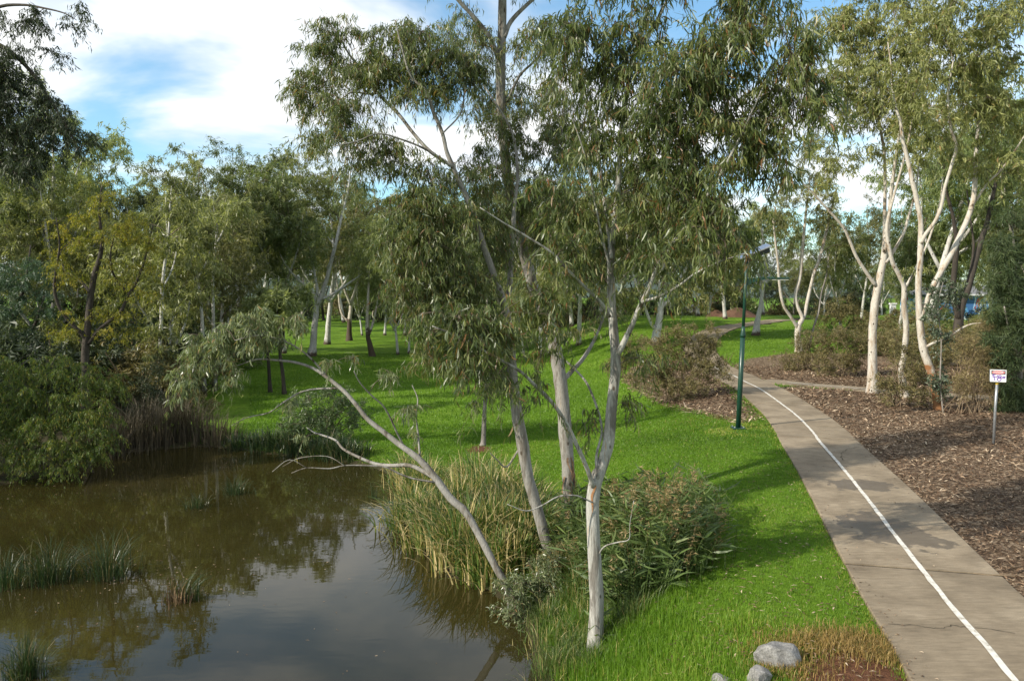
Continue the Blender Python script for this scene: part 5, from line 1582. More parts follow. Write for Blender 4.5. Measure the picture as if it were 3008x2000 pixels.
# blue green willow behind
bb = gx(30, 38.0); Y = 38.0
C, R = px_ellipses([(60, 830, 120, 80, 0), (30, 920, 120, 80, -.5), (130, 900, 80, 80, -.4), (-60, 860, 100, 120, 0), (100, 760, 80, 50, 0, .7), (60, 1010, 120, 60, -.5)], F / Y, Y, rg(43), .75, 2.6)
build_tree('willow_tree', 'blue green willow with silvery streaming leaves behind the weeping bush', 'tree', bb, [px_stem([(30, 1230, 26), (40, 1100, 22), (30, 980, 18), (60, 880, 12), (80, 800, 7), (90, 720, 4)], Y), px_stem([(36, 1050, 14), (100, 960, 10), (130, 870, 6)], Y, 0, -.8), px_stem([(34, 1010, 14), (-30, 930, 10), (-60, 850, 5)], Y, 0, .8)],
           C, R, M['bark_dark'], M['leaf_willow_b'], M['twig_dark'], rg(44), leaf_len=.22, leaf_w=.03, per=200, tw=9, droop=.5, weep=.2, hang=.6, detail=False)
# dark tree leaning in from the left bank
bd = gx(-330, 23.5); Y = 23.5
S = [px_stem([(-330, 1480, 60), (-300, 1100, 50), (-250, 700, 42), (-180, 350, 34), (-120, 150, 26), (-60, 20, 18), (20, -90, 10)], Y, 0, 0),
     px_stem([(-190, 370, 26), (-60, 150, 20), (10, 140, 16), (90, 210, 12), (150, 300, 8), (200, 380, 5), (230, 440, 3)], Y, 0, -.6),
     px_stem([(-200, 420, 24), (-90, 260, 18), (10, 250, 13), (90, 290, 10), (150, 360, 6), (210, 420, 4)], Y, 0, .9),
     px_stem([(-100, 120, 14), (-20, 30, 11), (60, 15, 8), (130, 25, 6), (190, 40, 4), (225, 60, 2)], Y, 0, -1.2),
     px_stem([(-215, 520, 22), (-110, 460, 16), (-20, 470, 12), (60, 520, 7), (110, 560, 4)], Y, 0, -.5)]
E = [(30, 60, 90, 45, -1.0, .5), (120, 60, 60, 55, -1.1, .5), (225, 70, 35, 60, -1.2, .6), (165, 160, 30, 35, -1, .6), (60, 130, 60, 40, -.8, .5), (50, 270, 110, 80, -.3, 1.1), (140, 320, 90, 70, -.3, 1.0), (30, 380, 120, 90, 0, 1.3), (190, 390, 70, 60, -.3, .9), (50, 480, 100, 70, -.3, 1.3), (-60, 300, 120, 200, 0, .8), (250, 420, 40, 50, -.2, .8),
     (10, 180, 80, 60, -.5, .8), (-90, 80, 100, 90, 0, .5), (-200, 100, 150, 150, 0, .5), (110, 430, 90, 50, .6, 1.0)]
C, R = px_ellipses(E, F / Y, Y, rg(45), .55, 4.6)
build_tree('evergreen_tree', 'dark evergreen tree leaning its limbs in over the left bank', 'tree', bd, S, C, R, M['bark_dark'], M['leaf_dark'], M['twig_dark'], rg(46), k=10,
           leaf_len=.17, leaf_w=.028, per=150, tw=8, droop=.6, hang=.75, detail=False, br_r=.02, twig_r=.005)
# she-oak at the end of the view on the right
bo = gx(2995, 29.5); Y = 29.5
S = [px_stem([(2996, 1260, 20), (2995, 1100, 17), (2990, 950, 14), (2983, 800, 10), (2975, 680, 5), (2970, 620, 3)], Y, 0, .2), px_stem([(3008, 1080, 9), (2970, 990, 7), (2950, 900, 4)], Y, 0, -.6), px_stem([(3006, 1000, 9), (3050, 900, 6), (3070, 800, 3)], Y, 0, .5)]
C, R = px_ellipses([(2970, 740, 65, 70, 0), (2950, 830, 75, 75, 0, 1.0), (2985, 920, 90, 80, -.2, 1.1), (2955, 1020, 70, 80, -.2, 1.0), (2985, 1120, 80, 90, -.3, 1.1), (3060, 900, 90, 200, 0, .8), (2980, 650, 40, 40, 0, .8), (2970, 1190, 60, 40, -.3, .9)], F / Y, Y, rg(47), .5, 2.6)
build_tree('she_oak_tree', 'dark green she-oak with fine drooping needles behind the warning box', 'tree', bo, S, C, R, M['bark_grey'], M['needle'], M['twig_dark'], rg(48), leaf_len=.34, leaf_w=.022, per=230, tw=10, droop=.25, hang=.45, detail=False, br_r=.016, twig_r=.004)

# ------------------------------------------------------------------ shrubs
bS = gpos(1985, 1178); Y = bS[1]
bush('shrub', 'big tangled olive brown shrub spilling beside the footpath', bS, [(1960, 1070, 80, 80, 0), (2050, 1050, 80, 80, 0), (2000, 990, 70, 50, 0, .8), (2100, 1090, 50, 60, -.3, .9), (1910, 1110, 60, 55, -.3, .9), (2000, 1140, 110, 40, -.5, .9), (2080, 1000, 50, 50, .3, .6), (1930, 1010, 50, 40, .3, .6)],
     Y, 61, M['leaf_shrub'], M['twig_dry'], nst=16, crad=.5, dens=1.15, **SH)
bS = gpos(1830, 1110); Y = bS[1]
bush('shrub', 'smaller brown leaved shrub between the waterside gums and the olive shrub', bS, [(1840, 1050, 55, 45, 0), (1870, 1000, 40, 35, 0, .8), (1800, 1070, 40, 35, 0, .8)], Y, 62, M['leaf_shrub'], M['twig_dry'], nst=9, crad=.5, **SH)
for n_, (px, py, els, lab) in enumerate([
    (2360, 1088, [(2320, 1060, 70, 35, 0), (2400, 1040, 70, 50, 0), (2370, 1000, 60, 40, 0, .8)], 'low spreading brown shrub at the foot of the three stemmed gum'),
    (2470, 1106, [(2440, 1060, 60, 50, 0), (2510, 1050, 50, 65, 0), (2480, 990, 70, 50, 0, .9), (2420, 1000, 50, 40, .5, .8), (2540, 1000, 40, 50, .4, .7)], 'dense brown green shrub behind the side path near the upright gum'),
    (2630, 1195, [(2610, 1130, 45, 55, 0), (2660, 1100, 55, 60, 0), (2640, 1040, 45, 50, .3, .8), (2690, 1150, 45, 45, 0, .9)], 'scraggy grey green shrub between the two cream trunks'),
    (2700, 1130, [(2700, 1070, 80, 50, 0), (2650, 1010, 60, 50, .5, .8), (2600, 1000, 50, 45, .8, .8), (2760, 1040, 60, 50, .3, .8)], 'thin twiggy shrub behind the bent cream gum'),
]):
    bS = gpos(px, py); Y = bS[1]
    bush('shrub', lab, bS, els, Y, 63 + n_, M['leaf_shrub'], M['twig_dry'], nst=12, crad=.48, **SH)
bS = gpos(2860, 1212); Y = bS[1]
bush('dry_shrub', 'straw brown twiggy shrub standing left of the warning box', bS, [(2830, 1120, 55, 60, 0), (2890, 1090, 50, 70, 0), (2860, 1030, 60, 50, 0, .8), (2910, 1160, 40, 40, -.2, .8), (2880, 980, 40, 40, .2, .6), (2940, 1050, 35, 50, .3, .6)], Y, 71, M['leaf_dry'], M['twig_dry'], nst=34, crad=.45, dens=1.5, stem_r=.012, spread=2.5,
     leaf_len=.13, leaf_w=.017, per=90, tw=10, droop=.05, hang=.0, detail=False, br_r=.01, twig_r=.004)
bS = gx(2460, 60.0)
bush('shrub', 'rounded olive bush on the grassy rise behind the path shrubs', bS, [(2440, 925, 50, 35, 0), (2490, 930, 45, 35, 0), (2465, 900, 45, 25, 0, .8), (2520, 950, 30, 25, 0, .7), (2400, 945, 25, 20, 0, .7)], 60.0, 72, M['leaf_shrub'], M['twig_dark'], nst=9, crad=.7, leaf_len=.2, leaf_w=.04, per=130, tw=8, droop=.1, hang=.2, detail=False, twig_r=.006)
bS = gpos(955, 1300); Y = bS[1]
bush('shrub', 'pale leaved shrub on the bank at the head of the pond', bS, [(890, 1200, 80, 55, 0), (970, 1180, 80, 60, 0), (1040, 1215, 60, 50, 0, .9), (950, 1260, 100, 45, -.3), (860, 1250, 60, 45, -.3, .9)], Y, 73, M['leaf_pale'], M['twig'], nst=10, crad=.45, leaf_len=.13, leaf_w=.035, per=110, tw=8, droop=.25, hang=.4, detail=False, twig_r=.004, br_r=.012)
# sprawling eucalypt regrowth on the water's edge in front of the reeds
bS = gpos(1560, 1800); Y = bS[1]
bush('shrub', 'grey green leafy regrowth hanging over the water at the feet of the gums', bS, [(1500, 1775, 70, 45, -.2), (1540, 1720, 75, 55, 0), (1610, 1730, 60, 60, .1, .9), (1530, 1840, 70, 45, -.3, .9), (1600, 1650, 55, 50, .5, .8), (1490, 1720, 45, 35, 0, .8), (1620, 1810, 60, 50, 0, .8), (1570, 1890, 50, 40, -.2, .7)], Y, 74, M['leaf_tip'], M['twig'], nst=10, crad=.2, stem_r=.009, leaf_len=.085, leaf_w=.016, per=70, tw=8, droop=.3, hang=.3, detail=True, br_r=.008, twig_r=.0025)
bS = gpos(1660, 1690); Y = bS[1]
bush('shrub', 'olive tangled undergrowth between the feet of the waterside gums', bS, [(1640, 1640, 50, 50, 0), (1690, 1660, 50, 55, 0, .9), (1660, 1720, 60, 45, -.2, .9), (1710, 1740, 45, 50, -.2, .8)], Y, 174, M['leaf_shrub'], M['twig_dry'], nst=12, crad=.24, stem_r=.008, leaf_len=.12, leaf_w=.016, per=60, tw=8, droop=.2, hang=.1, detail=True, br_r=.007, twig_r=.0025)
for n_, (px, py, els, lab) in enumerate([
    (490, 1190, [(480, 1130, 60, 50, 0), (540, 1150, 50, 40, 0), (430, 1150, 50, 45, 0)], 'brown thicket under the white stemmed gums of the left bank'),
    (420, 1240, [(420, 1150, 60, 50, 0), (480, 1170, 55, 45, 0), (380, 1200, 50, 45, 0, .8), (450, 1090, 50, 40, 0, .7)], 'dark leafy shrub behind the dead reeds of the left bank'),
    (560, 1230, [(560, 1160, 50, 45, 0), (610, 1190, 45, 40, 0), (530, 1200, 45, 40, 0)], 'grey brown shrub where the left bank meets the lawn'),
]):
    bS = gpos(px, py); Y = bS[1]
    bush('shrub', lab, bS, els, Y, 75 + n_, M['leaf_dark'] if n_ == 1 else M['leaf_shrub'], M['twig_dark'], nst=10, crad=.5, **SH)


for n_, (px, Y_, els, lab) in enumerate([(2840, 44.0, [(2840, 1000, 70, 50, 0), (2900, 970, 50, 60, 0), (2790, 1020, 50, 40, 0)], 'tangled olive shrub under the dark trunked gum'), (2930, 40.0, [(2930, 1020, 50, 70, 0), (2900, 1080, 50, 50, 0)], 'brown green shrub between the dark trunks and the she-oak')]):
    bush('shrub', lab, gx(px, Y_), els, Y_, 171 + n_, M['leaf_shrub'], M['twig_dry'], nst=10, crad=.5, **SH)


# ------------------------------------------------------------------ reeds and sedges
def reed_mesh(mb, B, H, W, lean, rnd, r, seg=5, curl=1.0, az=None):
    n = len(B)
    az = r.uniform(0, 2 * math.pi, n) if az is None else az
    d = np.stack([np.cos(az), np.sin(az), np.zeros(n)], 1)
    fa = az + math.pi / 2 + r.normal(size=n) * .5
    s = np.stack([np.cos(fa), np.sin(fa), np.zeros(n)], 1)
    cols = []
    ln = lean[:, None]
    for k in range(seg + 1):
        t_ = k / seg
        ang = ln * (t_ * .5 + curl * t_ ** 2.5)
        # integrate roughly: horizontal and vertical reach
        hx = np.sin(np.clip(ang, 0, 2.6)) * t_ * .75
        vz = t_ * (1 - .35 * np.clip(ang, 0, 2.4) / 1.6 * t_)
        c = B + d * hx * H[:, None] + np.array([0, 0, 1.0]) * vz * H[:, None]
        w = W[:, None] * (1 - t_) ** .5 * .5 if k < seg else W[:, None] * .04
        cols.append(c + s * w); cols.append(c - s * w)
    V = np.stack(cols, 1)
    m = 2 * (seg + 1)
    i_ = np.arange(n)[:, None, None] * m
    k_ = (np.arange(seg) * 2)[None, :, None]
    F4 = (i_ + k_ + np.array([0, 1, 3, 2])[None, None, :]).reshape(-1, 4)
    mb.add(V.reshape(-1, 3), None, F4, np.repeat(rnd, m))


def reeds(name, label, c, rx, ry, n, H, W, mat, seed, lean=.7, dry=.3, group=None, cat='reeds', z=None, plumes=0, dead_edge=0.0):
    r = rg(seed)
    u = r.normal(size=(n, 2)) * .45
    xy = np.asarray(c[:2]) + u * np.array([rx, ry])
    if z is None:
        zz_ = np.maximum(hgt(xy[:, 0], xy[:, 1]), WATER - .12)
    else:
        zz_ = np.full(n, z)
    B = np.column_stack([xy, zz_ - .04])
    base = np.array([c[0], c[1], float(np.min(zz_))])
    rad = np.linalg.norm(u, axis=1)
    h = H * r.uniform(.55, 1.1, n) * (1 - .2 * np.clip(rad, 0, 1))
    ln = lean * r.random(n) ** 1.4 * (.5 + np.clip(rad, 0, 1.2)) + .05
    az = np.arctan2(u[:, 1], u[:, 0]) + r.normal(size=n) * .9
    rnd = np.where(r.random(n) < dry + dead_edge * np.clip(rad - .3, 0, 1), r.uniform(.65, 1, n), r.beta(2, 2, n) * .6)
    mb = MB(); reed_mesh(mb, B - base, h, W * r.uniform(.6, 1.2, n), ln, rnd, r, az=az)
    if plumes:
        root = empty(name, base); tag(root, label, cat, group)
        mb.obj('blades', mat, root, smooth=False)['kind'] = 'stuff'
        k = r.choice(n, plumes, replace=False)
        mp_ = MB(); P, D = [], []
        for q_ in k:
            p0 = B[q_] - base
            top = p0 + np.array([math.cos(az[q_]) * .15 * h[q_], math.sin(az[q_]) * .15 * h[q_], h[q_] * 1.05])
            mp_.tube(np.array([p0, p0 * .4 + top * .6 + np.array([0, 0, .04]), top]), [.005, .004, .002], 4)
            m = 26
            tt = r.uniform(0, 1, m)
            P.append(top - np.array([0, 0, .28]) * tt[:, None] + r.normal(size=(m, 3)) * .03)
            D.append(norm(r.normal(size=(m, 3)) * .6 + np.array([math.cos(az[q_]), math.sin(az[q_]), .2])))
        P = np.vstack(P); D = np.vstack(D)
        leaves(mp_, P, D, .11 * r.uniform(.6, 1.2, len(P)), .02 * r.uniform(.6, 1.2, len(P)), r, detail=False)
        mp_.obj('plumes', M['plume'], root, smooth=False)['kind'] = 'stuff'
        q_ = r.choice(n, 90, replace=False); kk = 9
        mc = MB(); P, D = [], []
        for c_ in q_:
            p0 = B[c_] - base
            top = p0 + np.array([math.cos(az[c_]) * .35 * h[c_], math.sin(az[c_]) * .35 * h[c_], h[c_] * .98])
            mc.tube(np.array([p0, p0 * .45 + top * .55 + np.array([0, 0, .06]), top]), [.006, .005, .003], 4, a=.4)
            tt = r.uniform(.25, 1, kk)[:, None]
            P.append(p0 * (1 - tt) + top * tt)
            a_ = r.uniform(0, 6.28, kk)
            D.append(np.stack([np.cos(a_), np.sin(a_), r.uniform(-.25, .8, kk)], 1))
        P = np.vstack(P); D = np.vstack(D)
        leaves(mc, P, D, .40 * r.uniform(.6, 1.2, len(P)), .034 * r.uniform(.7, 1.2, len(P)), r, .1, True, r.beta(2, 2.5, len(P)) * .8)
        mc.obj('leafy_culms', M['reed_dark'], root, smooth=False)['kind'] = 'stuff'
        return root
    o = mb.obj(name, mat, smooth=False, loc=base)
    return tag(o, label, cat, group)


# cattail bed on the right shore
GC = 'cattail clumps of the right shore'
for n_, (px, py, rx, ry, n, h) in enumerate([(1210, 1545, .7, .8, 380, 1.3), (1290, 1610, .8, .8, 460, 1.55), (1370, 1660, .8, .7, 480, 1.65), (1450, 1640, .8, .8, 460, 1.6), (1350, 1560, .9, .9, 460, 1.6), (1240, 1470, .8, 1.0, 380, 1.4), (1460, 1540, .9, .9, 420, 1.6), (1530, 1600, .8, .8, 380, 1.5), (1200, 1420, .7, .9, 260, 1.2), (1400, 1480, .9, .9, 360, 1.5), (1440, 1712, .6, .5, 300, 1.3), (1510, 1700, .6, .5, 300, 1.2), (1560, 1660, .7, .6, 320, 1.3)]):
    p = plane_hit(px, py, WATER)
    reeds('cattail_clump', 'straw tipped cattail clump in the bed on the shore where the thin gum leans', p, rx, ry, int(n * 1.05), h, .042, M['reed'], 500 + n_, lean=1.35, dry=.34, group=GC, dead_edge=.3)
# tall common reed with plumes right of the forked gum
GR = 'plumed reeds beside the forked gum'
for n_, (px, py, rx, ry, n, h, pl) in enumerate([(1830, 1660, .8, .7, 420, 1.5, 14), (1920, 1640, .8, .7, 460, 1.55, 20), (2000, 1660, .7, .7, 380, 1.35, 14), (1870, 1740, .7, .6, 320, 1.2, 5), (1960, 1580, .9, .8, 400, 1.55, 22), (1760, 1600, .8, .8, 320, 1.5, 10), (1840, 1570, .8, .8, 320, 1.5, 14)]):
    p = gpos(px, py)
    reeds('reed_bed', 'dense green reed stand with tan plumes beside the forked gum', p, rx, ry, int(n * .9), h * .9, .03, M['reed_dark'], 520 + n_, lean=1.25, dry=.06, group=GR, plumes=pl * 2)
for n_, (px, py, n, h) in enumerate([(1690, 1770, 300, .8), (1650, 1700, 260, .9), (1620, 1900, 240, .5), (1700, 1850, 220, .5)]):
    p = gpos(px, py)
    reeds('grass_tussock', 'rank green and straw tussock round the feet of the waterside gums', p, .6, .5, n, h, .014, M['reed'], 540 + n_, lean=1.0, dry=.25, group='tussocks at the feet of the gums', cat='tussock')
for n_, (px, py, n, h) in enumerate([(1585, 1760, 240, .6), (1600, 1830, 260, .55), (1640, 1960, 260, .5), (1610, 1985, 220, .45), (1680, 1920, 240, .45), (1720, 1960, 240, .4), (1740, 1800, 240, .55), (1800, 1850, 240, .5), (1860, 1810, 220, .55)]):
    p = gpos(px, py)
    reeds('grass_tussock', 'knee high green grass tussock on the bank below the forked gum', p, .5, .4, n, h, .012, M['reed_dark'] if n_ % 3 else M['reed'], 545 + n_ + 60, lean=1.1, dry=.18, group='green tussocks on the bank', cat='tussock')
# sedge along the head of the pond
for n_, (px, py, rx, n, h) in enumerate([(800, 1325, 1.0, 300, .9), (880, 1335, .9, 320, .95), (960, 1345, .9, 320, .9), (1030, 1352, .8, 260, .75), (720, 1318, .9, 220, .7)]):
    p = plane_hit(px, py, WATER)
    reeds('sedge_clump', 'dark green sedge clump overhanging the head of the pond', p, rx, .6, int(n * 1.3), h * 1.15, .03, M['sedge'], 550 + n_, lean=1.0, dry=.2, group='sedge at the head of the pond', cat='sedge')
# dead reeds of the left bank
for n_, (px, py, n, h) in enumerate([(360, 1325, 260, 1.7), (430, 1315, 300, 1.9), (500, 1305, 300, 1.9), (570, 1302, 300, 1.7), (640, 1308, 260, 1.2), (300, 1345, 220, 1.4)]):
    p = plane_hit(px, py, WATER)
    reeds('dead_reed_clump', 'grey brown dead reed stand along the shaded left bank', p, 1.1, .7, n, h * 1.15, .03, M['reed_dead'], 560 + n_, lean=.5, dry=.4, group='dead reeds of the left bank')
# tussocks standing in the water
for n_, (px, py, rx, n, h, lab) in enumerate([
    (150, 1708, .45, 170, 1.0, 'broad arching sedge tussock standing in the shaded water'),
    (320, 1695, .45, 150, 1.05, 'upright green sedge tussock in the pond, dead stalks round it'),
    (20, 1720, .4, 110, .8, 'flopping sedge tussock at the far side of the arching one'),
    (575, 1490, .3, 70, .5, 'tiny sedge tuft on a mud hump in mid pond'),
    (690, 1450, .4, 120, .6, 'small green sedge tuft leaning over in mid pond'),
    (1097, 1462, .12, 26, .55, 'few upright reed blades alone near the cattail bed')]):
    p = plane_hit(px, py, WATER)
    reeds('sedge_tussock', lab, p, rx * 1.15, rx, int(n * 1.3), h * 1.2, .016, M['sedge'], 580 + n_, lean=1.4, dry=.2, z=WATER - .05, cat='sedge')
p = plane_hit(75, 1990, WATER)
reeds('sedge_tussock', 'brown and green sedge tussock with pale folded blades near the bridge', p, .28, .28, 240, .85, .016, M['sedge'], 590, lean=1.1, dry=.4, z=WATER - .05, cat='sedge')
p = plane_hit(530, 1765, WATER)
root = empty('cut_reed_stump', (p[0], p[1], WATER)); tag(root, 'cut brown reed stump with blades lying flat on the water', 'reed stump')
r = rg(595); n = 130
u = r.normal(size=(n, 2)) * np.array([.14, .15])
mb = MB(); reed_mesh(mb, np.column_stack([u, np.full(n, -.06)]), .44 * r.uniform(.3, 1.1, n), .018 * r.uniform(.6, 1.3, n), .9 * r.random(n) ** 2, r.random(n), r, seg=3)
mb.obj('stubs', M['reed_stub'], root, smooth=False)['kind'] = 'stuff'
n = 60
mb = MB(); u = r.normal(size=(n, 2)) * np.array([.15, .1]) + np.array([.12, .05])
reed_mesh(mb, np.column_stack([u, np.full(n, .0)]), .75 * r.uniform(.6, 1.1, n), .014 * r.uniform(.7, 1.2, n), 1.35 + .2 * r.random(n), r.random(n) * .7, r, seg=4, curl=.25, az=r.normal(size=n) * .8 - .1)
mb.obj('fallen_blades', M['sedge'], root, smooth=False)['kind'] = 'stuff'

# ------------------------------------------------------------------ lamp post
M['green_paint'] = plain('green_pole_paint', (.006, .038, .024), .38, spec=.5, var=.15, scale=6)
M['steel'] = plain('galvanised_steel', (.30, .31, .32), .45, metal=.6, var=.15, scale=20)
M['panel_cell'] = plain('solar_cell', (.10, .12, .17), .18, spec=.6, var=.1, scale=8)
M['dark_metal'] = plain('dark_housing', (.03, .035, .035), .5, var=.2)
M['lens'] = plain('lamp_lens', (.62, .60, .52), .35, spec=.5, var=.05)
M['white'] = plain('white_panel', (.62, .62, .63), .5, var=.06, scale=6)
M['red'] = plain('red_print', (.55, .045, .04), .5, var=.06)
M['black'] = plain('black_print', (.02, .02, .022), .5, var=.06)
M['purple'] = plain('purple_marker', (.13, .05, .32), .5, var=.15)
M['yellow'] = plain('yellow_band', (.60, .42, .06), .55, var=.1)
lp = gpos(2168, 1260); Y = lp[1]; ppm = F / Y
lamp = empty('lamp_post', lp); tag(lamp, 'dark green solar lamp post standing in the lawn beside the footpath', 'lamp post')
tilt = .035            # the pole leans a little to the right
lx = lambda z: tilt * z
mb = MB(); mb.box((0, 0, .03), (.42, .42, .05), bev=.01); mb.obj('base_plate', M['green_paint'], lamp, smooth=False)
for sx in (-1, 1):
    for sy in (-1, 1):
        mb = MB(); mb.tube([(sx * .15, sy * .15, .05), (sx * .15, sy * .15, .10)], .018, 6, cap=True); mb.obj('anchor_bolt', M['steel'], lamp)
mb = MB(); mb.tube([(lx(z), 0, z) for z in (.05, 1.6, 3.15)], [.085, .083, .08], 14, cap=True); mb.obj('lower_pole', M['green_paint'], lamp)
mb = MB(); mb.tube([(lx(z), 0, z) for z in (3.13, 3.2, 3.34, 3.5)], [.092, .092, .07, .058], 14, cap=True); mb.obj('pole_collar', M['green_paint'], lamp)
mb = MB(); mb.tube([(lx(z), 0, z) for z in (3.4, 4.6, 5.75)], [.055, .052, .05], 12, cap=True); mb.obj('upper_pole', M['green_paint'], lamp)
az_ = 5.12
mb = MB(); mb.tube([(lx(az_) + .05, 0, az_), (lx(az_) + .8, 0, az_ + .02), (lx(az_) + 1.45, 0, az_ + .0)], [.03, .027, .024], 8, cap=True); arm = mb.obj('bracket_arm', M['green_paint'], lamp)
mb = MB(); x0 = lx(az_) + .05
Vp = np.array([(x0, -.012, az_), (x0, -.012, az_ - .26), (x0 + .18, -.012, az_ - .14), (x0 + .75, -.012, az_ - .0)])
Vp = np.vstack([Vp, Vp + np.array([0, .024, 0])])
mb.add(Vp, None, [(0, 1, 2, 3), (7, 6, 5, 4), (0, 4, 5, 1), (1, 5, 6, 2), (2, 6, 7, 3), (3, 7, 4, 0)]); mb.obj('bracket_gusset', M['green_paint'], lamp, smooth=False)
mb = MB(); mb.box((lx(az_) + 1.12, 0, az_ - .005), (.66, .17, .06), bev=.015); lum = mb.obj('luminaire', M['green_paint'], lamp, smooth=False)
mb = MB(); mb.box((lx(az_) + 1.15, 0, az_ - .05), (.56, .13, .035), bev=.01); mb.obj('lens', M['lens'], lum, smooth=False)
# tilted solar panel facing left and towards the bridge
nrm = norm(np.array([-.40, -.13, .9])); ux = norm(np.cross(np.array([0, 1.0, .35]), nrm)); uy = np.cross(nrm, ux)
Rm = np.column_stack([ux, uy, nrm])
pc = np.array([lx(5.95) + .22, 0, 6.02])
mb = MB(); mb.box(pc, (1.1, .66, .045), rot=Rm, bev=.008); sp_ = mb.obj('solar_panel', M['steel'], lamp, smooth=False)
for i_ in range(6):
    for j_ in range(4):
        mb = MB(); mb.box(pc + Rm @ np.array([-.44 + i_ * .176, -.234 + j_ * .156, .0245]), (.166, .146, .008), rot=Rm); mb.obj('solar_cell', M['panel_cell'], sp_, smooth=False)
mb = MB(); mb.box(pc - nrm * .11 + ux * .2, (.55, .45, .16), rot=Rm, bev=.02); mb.obj('battery_box', M['dark_metal'], lamp, smooth=False)
mb = MB(); mb.tube([(lx(5.7), 0, 5.7), tuple(pc - nrm * .05)], .04, 8, cap=True); mb.obj('panel_mount', M['dark_metal'], lamp)

# ------------------------------------------------------------------ warning box on a post
wp = gpos(2918, 1305); Y = wp[1]; ppm = F / Y
hbox = 222 / ppm; bw_, bh = .42, .37
sign = empty('warning_box', wp); tag(sign, 'white warning box on a grey post with purple graffiti under a red danger oval', 'sign')
mb = MB(); mb.tube([(0, 0, -.2), (.02, 0, hbox * .5), (.045, 0, hbox - bh + .02)], .038, 12, cap=True); mb.obj('post', M['steel'], sign)
mb = MB(); mb.tube([(.042, 0, hbox - bh - .09), (.044, 0, hbox - bh - .02)], .042, 12, cap=True); mb.obj('yellow_band', M['yellow'], sign)
ang = math.radians(-24)
Rz = np.array([[math.cos(ang), -math.sin(ang), 0], [math.sin(ang), math.cos(ang), 0], [0, 0, 1]])
bc = np.array([.08, .05, hbox - bh / 2])
mb = MB(); mb.box(bc, (bw_ - .03, .30, bh - .03), rot=Rz, bev=.012); mb.obj('box', M['steel'], sign, smooth=False)
fp = lambda u, v, d: bc + Rz @ np.array([u, -.152 - d, v])
mb = MB(); mb.box(fp(0, 0, .006), (bw_, .012, bh), rot=Rz, bev=.004); face = mb.obj('face_plate', M['white'], sign, smooth=False)
mb = MB(); mb.box(fp(0, .105, .0145), (bw_ - .05, .003, .115), rot=Rz); mb.obj('danger_ground', M['black'], face, smooth=False)


def disc(rx, rz, c, d, mat, name):
    th = np.linspace(0, 2 * math.pi, 28, endpoint=False)
    V = [fp(c[0], c[1], d)] + [fp(c[0] + rx * math.cos(a), c[1] + rz * math.sin(a), d) for a in th]
    mb = MB(); mb.add(V, [(0, 1 + (k + 1) % 28, 1 + k) for k in range(28)]); return mb.obj(name, mat, face, smooth=False)


disc(.175, .052, (0, .105), .0185, M['white'], 'oval_border')
disc(.168, .046, (0, .105), .0215, M['red'], 'danger_oval')
tcu = bpy.data.curves.new('lettering', 'FONT'); tcu.body = 'DANGER'; tcu.size = .066; tcu.align_x = 'CENTER'; tcu.align_y = 'CENTER'; tcu.offset = .002
to = bpy.data.objects.new('lettering_tmp', tcu); COL.objects.link(to)
bpy.context.view_layer.update()
me = bpy.data.meshes.new_from_object(to.evaluated_get(bpy.context.evaluated_depsgraph_get()))
bpy.data.objects.remove(to)
co = np.array([fp(v.co.x, v.co.y + .105, .0245) for v in me.vertices])
me.vertices.foreach_set('co', co.astype(np.float32).ravel()); me.update()
me.materials.clear(); me.materials.append(M['white'])
lo = bpy.data.objects.new('lettering', me); COL.objects.link(lo); lo.parent = face
# graffiti tag: marker strokes
strokes = [[(-.17, .01), (-.13, .03), (-.08, .045), (-.06, .03)], [(-.12, .03), (-.11, -.03), (-.10, -.10), (-.09, -.14)], [(-.16, -.02), (-.08, -.04), (0, -.045), (.10, -.05), (.18, -.055)],
           [(-.04, -.02), (-.02, .01), (.0, .02)], [(.07, .02), (.03, .02), (.01, -.02), (.04, -.06), (.075, -.09), (.05, -.14), (.0, -.14), (-.025, -.10), (.01, -.06), (.06, -.03), (.08, .01)], [(.11, -.02), (.12, -.045), (.14, -.02), (.16, -.05), (.175, .0)]]
mb = MB()
for s_ in strokes:
    P = np.array([(u, v) for u, v in s_]); P, _ = catmull(P, np.ones(len(P)), 6)
    T = norm(np.gradient(P, axis=0)); n_ = np.stack([-T[:, 1], T[:, 0]], 1)
    d_ = .016 + .0006 * strokes.index(s_)
    V = []
    for p_, q_ in zip(P, n_):
        V += [fp(*(p_ + q_ * .011), d_), fp(*(p_ - q_ * .011), d_)]
    mb.add(V, None, [(2 * k, 2 * k + 1, 2 * k + 3, 2 * k + 2) for k in range(len(P) - 1)])
mb.obj('graffiti', M['purple'], face, smooth=False)

# ------------------------------------------------------------------ boulders
gm_, t, b, l = new_mat('granite')
tc_ = nd(t, 'ShaderNodeTexCoord')
n1 = nd(t, 'ShaderNodeTexNoise', ins={'Scale': 6, 'Detail': 8, 'Roughness': .7}); l(tc_.outputs['Object'], n1.inputs['Vector'])
n2 = nd(t, 'ShaderNodeTexNoise', ins={'Scale': 45, 'Detail': 4, 'Roughness': .7}); l(tc_.outputs['Object'], n2.inputs['Vector'])
r1 = ramp(t, [(.3, (.085, .08, .074)), (.5, (.18, .172, .162)), (.7, (.31, .30, .285))]); l(n1.outputs['Fac'], r1.inputs[0])
v = mapr(t, .3, .7, .7, 1.3); l(n2.outputs['Fac'], v.inputs['Value'])
mu = nd(t, 'ShaderNodeMix', data_type='RGBA', blend_type='MULTIPLY'); mu.inputs[0].default_value = 1; l(r1.outputs[0], mu.inputs[6]); l(v.outputs[0], mu.inputs[7]); l(mu.outputs[2], b.inputs['Base Color'])
b.inputs['Roughness'].default_value = .85
bu = nd(t, 'ShaderNodeBump', ins={'Strength': .7, 'Distance': .03}); l(n1.outputs['Fac'], bu.inputs['Height']); l(bu.outputs[0], b.inputs['Normal'])
